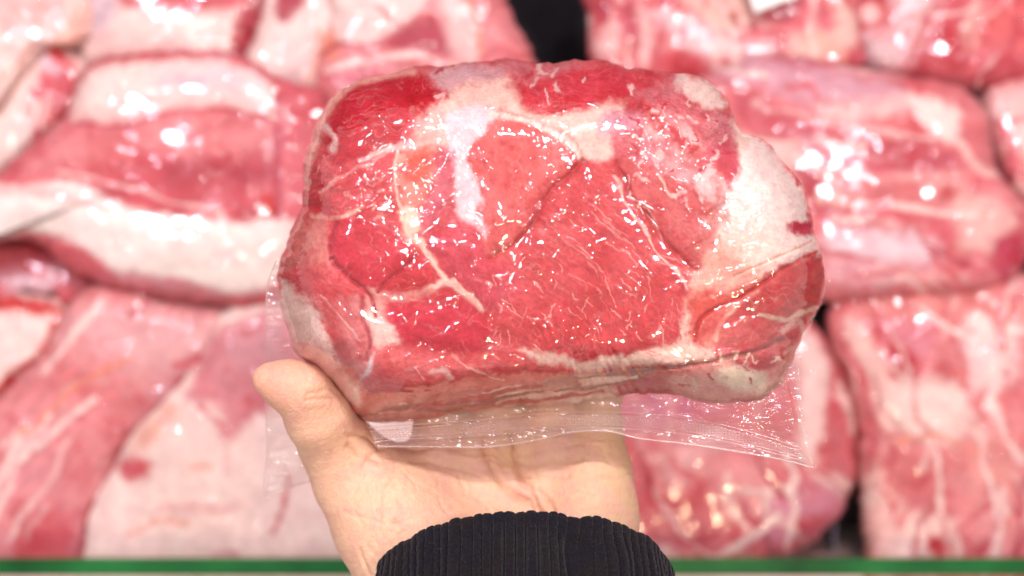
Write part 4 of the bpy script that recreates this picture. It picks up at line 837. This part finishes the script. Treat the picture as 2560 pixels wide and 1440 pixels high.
BASES = [((1112, 1085), .3445, 10.4), ((1240, 1062), .3455, 10.6), ((1366, 1062), .3455, 10.2), ((1484, 1088), .3440, 9.6)]
ORIG = [((1160, 1400), .338, 15), ((1240, 1400), .338, 15), ((1330, 1400), .338, 15), ((1430, 1400), .337, 16)]
for (b, db, rb), (o_, do, ro) in zip(BASES, ORIG): cone(P3(*o_, do), ro, P3(*b, db), rb, palm)
cone(P3(1470, 1290, .3385), 16, P3(1440, 1420, .335), 17, palm)        # little finger side mound
cone(P3(1488, 1180, .3415), 12.5, P3(1472, 1290, .3385), 16, palm)
cone(P3(920, 1195, .339), 8, P3(1085, 1165, .3445), 8.5, palm)         # web of the thumb
# fingers lie under the pack and curl a little at the tips
FL = [((1112, 1085), (1095, 880), (1085, 740), (1085, 640), (9.6, 8.6, 7.8, 6.6)), ((1240, 1062), (1232, 830), (1228, 670), (1228, 560), (9.8, 8.8, 8.0, 6.8)),
      ((1366, 1062), (1372, 850), (1376, 700), (1380, 600), (9.4, 8.4, 7.6, 6.4)), ((1484, 1088), (1510, 930), (1524, 820), (1534, 745), (8.6, 7.4, 6.8, 5.8))]
for a, b, c_, d, r in FL:
    D0 = .3455; g = []
    pts = [(a, D0, r[0]), (b, .3425, r[1]), (c_, .3415, r[2]), (d, .3400, r[3])]
    for (p, dp, rp), (q, dq, rq) in zip(pts[:-1], pts[1:]): cone(P3(*p, dp), rp, P3(*q, dq), rq, g)
    fingers.append(g)

def sdcone(X, Y, Z, c):
    a, ra, b, rb = c; ba = b - a; L2 = ba @ ba
    t = np.clip(((X - a[0]) * ba[0] + (Y - a[1]) * ba[1] + (Z - a[2]) * ba[2]) / L2, 0, 1)
    return np.sqrt((X - a[0] - ba[0] * t) ** 2 + (Y - a[1] - ba[1] * t) ** 2 + (Z - a[2] - ba[2] * t) ** 2) - (ra + (rb - ra) * t)
def smin(a, b, k):
    h = np.clip(.5 + .5 * (b - a) / k, 0, 1)
    return b * (1 - h) + a * h - k * h * (1 - h)
def hand_sdf(X, Y, Z):
    p = None
    for c in palm:
        d = sdcone(X, Y, Z, c); p = d if p is None else smin(p, d, .006)
    t = None
    for c in thumb:
        d = sdcone(X, Y, Z, c); t = d if t is None else smin(t, d, .005)
    p = smin(p, t, .007)
    f = None
    for g in fingers:
        q = None
        for c in g:
            d = sdcone(X, Y, Z, c); q = d if q is None else smin(q, d, .003)
        f = q if f is None else smin(f, q, .0012)
    return smin(p, f, .005)

def surface_nets(lo, hi, h):
    n = np.ceil((np.array(hi) - lo) / h).astype(int) + 1
    ax = [lo[i] + h * np.arange(n[i]) for i in range(3)]
    S = np.empty(n, np.float32)
    for i0 in range(0, n[0], 16):
        X, Y, Z = np.meshgrid(ax[0][i0:i0 + 16], ax[1], ax[2], indexing='ij')
        S[i0:i0 + 16] = hand_sdf(X, Y, Z)
    neg = S < 0
    c = np.zeros(n - 1, np.int8)
    for a in (0, 1):
        for b in (0, 1):
            for d in (0, 1):
                c += neg[a:n[0] - 1 + a, b:n[1] - 1 + b, d:n[2] - 1 + d]
    act = (c > 0) & (c < 8)
    idx = np.full(n - 1, -1, np.int64); ii = np.argwhere(act); idx[act] = np.arange(len(ii))
    V = np.array(lo) + (ii + .5) * h
    F = []
    for axn in range(3):
        s0 = [slice(None)] * 3; s1 = [slice(None)] * 3; s0[axn] = slice(0, -1); s1[axn] = slice(1, None)
        ch = neg[tuple(s0)] != neg[tuple(s1)]
        e = np.argwhere(ch); sg = neg[tuple(s0)][ch]
        o1, o2 = [k for k in range(3) if k != axn]
        ok = (e[:, o1] > 0) & (e[:, o2] > 0) & (e[:, o1] < n[o1] - 1) & (e[:, o2] < n[o2] - 1); e = e[ok]; sg = sg[ok]
        def gi(d1, d2):
            q = e.copy(); q[:, o1] += d1; q[:, o2] += d2
            return idx[q[:, 0], q[:, 1], q[:, 2]]
        Q = np.stack([gi(-1, -1), gi(0, -1), gi(0, 0), gi(-1, 0)], -1)
        flip = sg if axn != 1 else ~sg
        Q[~flip] = Q[~flip][:, ::-1]
        F.append(Q)
    F = np.concatenate(F); F = F[(F >= 0).all(1)]
    eps = 2e-4
    for it in range(4):
        d = hand_sdf(*V.T)
        g = np.stack([hand_sdf(V[:, 0] + eps, V[:, 1], V[:, 2]) - d, hand_sdf(V[:, 0], V[:, 1] + eps, V[:, 2]) - d, hand_sdf(V[:, 0], V[:, 1], V[:, 2] + eps) - d], -1) / eps
        g /= np.linalg.norm(g, axis=1)[:, None] + 1e-9
        V = V - g * d[:, None]
    return V, F, g

V, F, G = surface_nets([-.115, -.30, .295], [.062, .035, .56], .0011)
# push triangles finer where the palm is seen
def subdivide(V, F):
    E = np.concatenate([F[:, [0, 1]], F[:, [1, 2]], F[:, [2, 3]], F[:, [3, 0]]]); E.sort(1)
    uq, inv = np.unique(E, axis=0, return_inverse=True); inv = inv.ravel()
    mid = V[uq].mean(1); cen = V[F].mean(1); nV, nE, nF = len(V), len(uq), len(F)
    e0, e1, e2, e3 = [nV + inv[i * nF:(i + 1) * nF] for i in range(4)]; ce = nV + nE + np.arange(nF)
    F2 = np.concatenate([np.stack([F[:, 0], e0, ce, e3], -1), np.stack([F[:, 1], e1, ce, e0], -1), np.stack([F[:, 2], e2, ce, e1], -1), np.stack([F[:, 3], e3, ce, e2], -1)])
    return np.concatenate([V, mid, cen]), F2
V, F = subdivide(V, F)
eps = 2e-4
d = hand_sdf(*V.T)
G = np.stack([hand_sdf(V[:, 0] + eps, V[:, 1], V[:, 2]) - d, hand_sdf(V[:, 0], V[:, 1] + eps, V[:, 2]) - d, hand_sdf(V[:, 0], V[:, 1], V[:, 2] + eps) - d], -1) / eps
G /= np.linalg.norm(G, axis=1)[:, None] + 1e-9
V = V - G * d[:, None]
Dv = CZ - V[:, 2]; hx = V[:, 0] / (K * Dv) + 1280; hy = 720 - V[:, 1] / (K * Dv)
top = smooth(.05, .5, G[:, 2])
CRE = [([(1200, 1100), (1208, 1150), (1240, 1195), (1290, 1235), (1335, 1262), (1338, 1310)], 6, .9), ([(1280, 1090), (1290, 1150), (1302, 1190), (1325, 1230), (1345, 1260), (1358, 1310)], 6, 1.0),
       ([(1345, 1225), (1370, 1255), (1385, 1290)], 5, .6), ([(1000, 1122), (1100, 1118), (1200, 1135), (1290, 1162)], 5, .55), ([(1240, 1120), (1275, 1150), (1320, 1160)], 4, .5), ([(1210, 1150), (1270, 1160)], 4, .5),
       ([(875, 1092), (910, 1090), (950, 1122)], 5, .5), ([(870, 1115), (905, 1140), (945, 1150)], 5, .5), ([(960, 1118), (920, 1150), (905, 1190)], 5, .3), ([(770, 985), (810, 978), (850, 985)], 6, .35), ([(765, 1000), (800, 998), (835, 1004)], 5, .35),
       ([(1000, 1160), (960, 1220), (945, 1290)], 4, .25), ([(1030, 1175), (1000, 1250), (985, 1330)], 4, .22), ([(1330, 1165), (1400, 1150), (1450, 1150)], 5, .35), ([(1300, 1190), (1370, 1200), (1420, 1190)], 4, .3), ([(860, 1280), (920, 1300), (1000, 1310)], 4, .2),
       ([(1030, 1150), (1120, 1165), (1220, 1200)], 4, .25)]
for i in range(60):
    x0 = rv.uniform(850, 1560); y0 = rv.uniform(1110, 1400); a = math.radians(rv.normal(75 if x0 < 1150 else 20, 25)); l = rv.uniform(25, 90)
    CRE.append(([(x0, y0), (x0 + l * .5 * math.cos(a) + rv.uniform(-5, 5), y0 + l * .5 * math.sin(a)), (x0 + l * math.cos(a), y0 + l * math.sin(a))], rv.uniform(2.5, 4), rv.uniform(.08, .2)))
disp = np.zeros(len(V)); red = np.zeros(len(V))
wxx = hx + 6 * fbm(hx / 50, hy / 50, 2, 90); wyy = hy + 6 * fbm(hx / 50 + 7, hy / 50, 2, 91)
vis = (G[:, 2] > -.1) & (hy > 850) & (hy < 1450)
for pts, wd, dp in CRE:
    dd = d_line(wxx[vis], wyy[vis], spline(pts, 8, False)); q = np.exp(-(dd / (wd * .55)) ** 2) * np.clip(.75 + .6 * noise(hx[vis] / 40, hy[vis] / 40, 96), .1, 1); qs = np.exp(-(dd / (wd * 1.7)) ** 2)
    disp[vis] -= dp * (.0012 * q + .0008 * qs); red[vis] += dp * q; disp[vis] += dp * .0003 * np.exp(-((dd - wd * 3) / (wd * 1.6)) ** 2)
disp += .0004 * noise(hx / 90, hy / 90, 92) + .00007 * fbm(hx / 9, hy / 9, 2, 93)
# hollow of the palm
disp -= .0035 * np.exp(-(((hx - 1250) / 120) ** 2 + ((hy - 1170) / 70) ** 2)) * top
V = V + G * (disp * top)[:, None]
skin = np.empty((len(V), 3)); skin[:] = (.73, .445, .295)
def mixc(m, c): skin[:] = skin + (np.array(c) - skin) * m[:, None]
mixc(smooth(1300, 1560, hx) * .8, (.62, .395, .23))  # warm shaded tone of the right palm, put into the skin colour
mixc(np.exp(-(((hx - 690) / 90) ** 2 + ((hy - 960) / 70) ** 2)) * .8, (.70, .32, .22))
mixc(np.exp(-(((hx - 1270) / 70) ** 2 + ((hy - 1140) / 45) ** 2)) * .6, (.70, .44, .23))  # yellowish shade below the pack, painted into the skin
mixc(np.clip(.5 * smooth(-.1, .5, fbm(hx / 60, hy / 60, 3, 94)), 0, 1), (.68, .36, .28))
mixc(np.clip(red * .55, 0, .55), (.54, .20, .11))
skin *= 1 + np.array((.03, .07, .07)) * fbm(hx / 16, hy / 16, 4, 95)[:, None]

m, N, L, out = nt('skin')
p = N('ShaderNodeBsdfPrincipled'); at = N('ShaderNodeAttribute', attribute_name='albedo'); tc = N('ShaderNodeTexCoord')
n1 = N('ShaderNodeTexNoise', i_Scale=900.0, i_Detail=4.0); vo = N('ShaderNodeTexVoronoi', i_Scale=1300.0)
ad = N('ShaderNodeMath', operation='ADD'); bp = N('ShaderNodeBump', i_Strength=.28, i_Distance=.0005)
L(tc.outputs['Object'], n1.inputs['Vector']); L(tc.outputs['Object'], vo.inputs['Vector'])
L(n1.outputs['Fac'], ad.inputs[0]); L(vo.outputs['Distance'], ad.inputs[1]); L(ad.outputs[0], bp.inputs['Height'])
L(at.outputs['Color'], p.inputs['Base Color']); L(bp.outputs[0], p.inputs['Normal']); L(p.outputs[0], out.inputs['Surface'])
p.inputs['Roughness'].default_value = .5; p.inputs['Specular IOR Level'].default_value = .35
p.inputs['Subsurface Weight'].default_value = .25; p.inputs['Subsurface Radius'].default_value = (1, .3, .15); p.inputs['Subsurface Scale'].default_value = .006
M_SKIN = m
person = mesh('person', V, F, M_SKIN, None, skin)
person['label'] = 'open left hand, palm up, with black ribbed sleeve, holding the pack'; person['category'] = 'person'

# sleeve: ribbed cuff, then the looser arm of the jumper
def sleeve():
    C0 = U(1312, 1403, .316) ; C0 = np.array([C0[0], -.0940, CZ - .316])
    ax = axis; nn = np.array([0, math.sin(math.radians(46)), math.cos(math.radians(46))]); xx = np.array([1., 0, 0])
    nth = 1296; nr = 96
    th = np.arange(nth) / nth * 2 * np.pi
    # profile: inner wall, rolled lip, outer wall
    L_ = []; O_ = []
    for q in np.linspace(0, 1, 14): L_.append(.016 * (1 - q)); O_.append(-.0026)
    for q in np.linspace(0, math.pi, 12)[1:-1]: L_.append(-.0013 * math.sin(q)); O_.append(-.0013 * (1 + math.cos(q)))
    for q in np.linspace(0, 1, nr): L_.append(.14 * q ** 1.15); O_.append(0.0)
    Ls = np.array(L_)[:, None]; Os = np.array(O_)[:, None]; T = th[None]
    outer = np.concatenate([np.zeros(14), np.linspace(0, 1, 10), np.ones(nr)])[:, None]
    rx = .0468 + .010 * smooth(.05, .14, Ls); rn = .0400 + .012 * smooth(.05, .14, Ls)
    rx = rx * (1 + 0 * T); rn = rn * (1 + 0 * T)
    ribs = np.sin(T * 44 + 1.1 * noise(T * 5, 0 * T + 2, 101) + 1.2 * np.sin(Ls * 45 + T * 2) * smooth(.01, .06, Ls))
    gv = np.exp(-(np.abs(ribs) / .36) ** 1.6); rib = .0005 - .0026 * gv; ribs = 1 - 2 * gv
    fine = .00012 * np.sin(Ls / .00055) * (ribs > -.5)
    wav = .0012 * noise(T * 3.1, Ls * 30, 97) + .0008 * noise(T * 9, Ls * 12 + 3, 98)
    # folds pressed into the knit right of the middle
    t0 = math.radians(71)
    dent = .012 * np.exp(-((T - t0) / .055) ** 2 - ((Ls - .013) / .0055) ** 2) + .0035 * np.exp(-((T - t0 - .02 + (Ls - .012) * 6) / .06) ** 2) * smooth(.0, .006, Ls) * smooth(.06, .02, Ls)
    bulge = .0030 * np.exp(-((T - t0 - .24) / .12) ** 2 - ((Ls - .016) / .010) ** 2) + .0026 * np.exp(-((T - t0 + .24) / .13) ** 2 - ((Ls - .014) / .010) ** 2)
    lip = .0015 * noise(T * 4, 0 * T + .5, 99)
    off = Os + outer * (rib * (.15 + .85 * smooth(0, .007, Ls)) + fine + (wav - dent + bulge) * smooth(0, .01, Ls)) + lip + .00015 * ribs * (1 - outer)
    X = (rx + off) * np.cos(T); Nn = (rn + off) * np.sin(T)
    Lw = Ls + .0010 * noise(T * 6, 0 * T, 100) * np.exp(-Ls / .01) - .0002 * np.clip(ribs, 0, 1) * np.exp(-Ls / .004)
    P = C0 + X[..., None] * xx + Nn[..., None] * nn + Lw[..., None] * ax
    n0, n1_ = P.shape[:2]
    i = np.arange(n0 * n1_).reshape(n0, n1_)
    Fq = np.stack([i[:-1], np.roll(i[:-1], -1, 1), np.roll(i[1:], -1, 1), i[1:]], -1).reshape(-1, 4)
    m, N, L, out = nt('black_knit')
    p = N('ShaderNodeBsdfPrincipled'); tc = N('ShaderNodeTexCoord')
    n1 = N('ShaderNodeTexNoise', i_Scale=1400.0, i_Detail=3.0); n2 = N('ShaderNodeTexNoise', i_Scale=90.0, i_Detail=3.0)
    cr = N('ShaderNodeValToRGB'); cr.color_ramp.elements[0].position = .38; cr.color_ramp.elements[0].color = (.008, .007, .009, 1)
    cr.color_ramp.elements[1].position = .72; cr.color_ramp.elements[1].color = (.015, .012, .0145, 1)
    cb = N('ShaderNodeMix', data_type='RGBA', blend_type='MULTIPLY'); cb.inputs[0].default_value = 1
    c2 = N('ShaderNodeValToRGB'); c2.color_ramp.elements[0].color = (.85, .88, 1.1, 1); c2.color_ramp.elements[1].color = (1.08, .95, .92, 1)
    c2.color_ramp.elements[0].position = .4; c2.color_ramp.elements[1].position = .6
    bp = N('ShaderNodeBump', i_Strength=.8, i_Distance=.0008)
    L(tc.outputs['Object'], n1.inputs['Vector']); L(tc.outputs['Object'], n2.inputs['Vector'])
    L(n1.outputs['Fac'], cr.inputs[0]); L(n2.outputs['Fac'], c2.inputs[0])
    L(cr.outputs[0], cb.inputs[6]); L(c2.outputs[0], cb.inputs[7]); L(cb.outputs[2], p.inputs['Base Color'])
    L(n1.outputs['Fac'], bp.inputs['Height']); L(bp.outputs[0], p.inputs['Normal'])
    p.inputs['Roughness'].default_value = .95; p.inputs['Specular IOR Level'].default_value = .1
    p.inputs['Sheen Weight'].default_value = .08; p.inputs['Sheen Roughness'].default_value = .5
    L(p.outputs[0], out.inputs['Surface'])
    s = mesh('sleeve', P, Fq, m, person)
    # loose fibres standing off the knit
    r = np.random.RandomState(9); Vs = []; Fs = []; k = 0
    for q in range(900):
        a = r.randint(0, n1_ // 2); lrow = 24 + int(r.rand() ** 2 * 60); base = P[lrow, a]
        nrm = math.cos(th[a]) * xx + math.sin(th[a]) * nn
        dr = nrm + r.normal(0, .7, 3); dr /= np.linalg.norm(dr); sd = np.cross(dr, r.normal(0, 1, 3)); sd /= np.linalg.norm(sd)
        ln = r.uniform(.0006, .0016); bend = np.cross(dr, sd) * ln * r.uniform(-.5, .5); wd = .00003
        for j, t in enumerate((0, .5, 1)):
            c_ = base + dr * ln * t + bend * t * t
            Vs += [c_ - sd * wd, c_ + sd * wd]
        Fs += [(k, k + 1, k + 3, k + 2), (k + 2, k + 3, k + 5, k + 4)]; k += 6
    fz = mesh('fuzz', np.array(Vs), np.array(Fs), plain('fuzz_fibre', (.05, .045, .05), .9, 60, .1, 0), s)
    fz['kind'] = 'stuff'
sleeve()
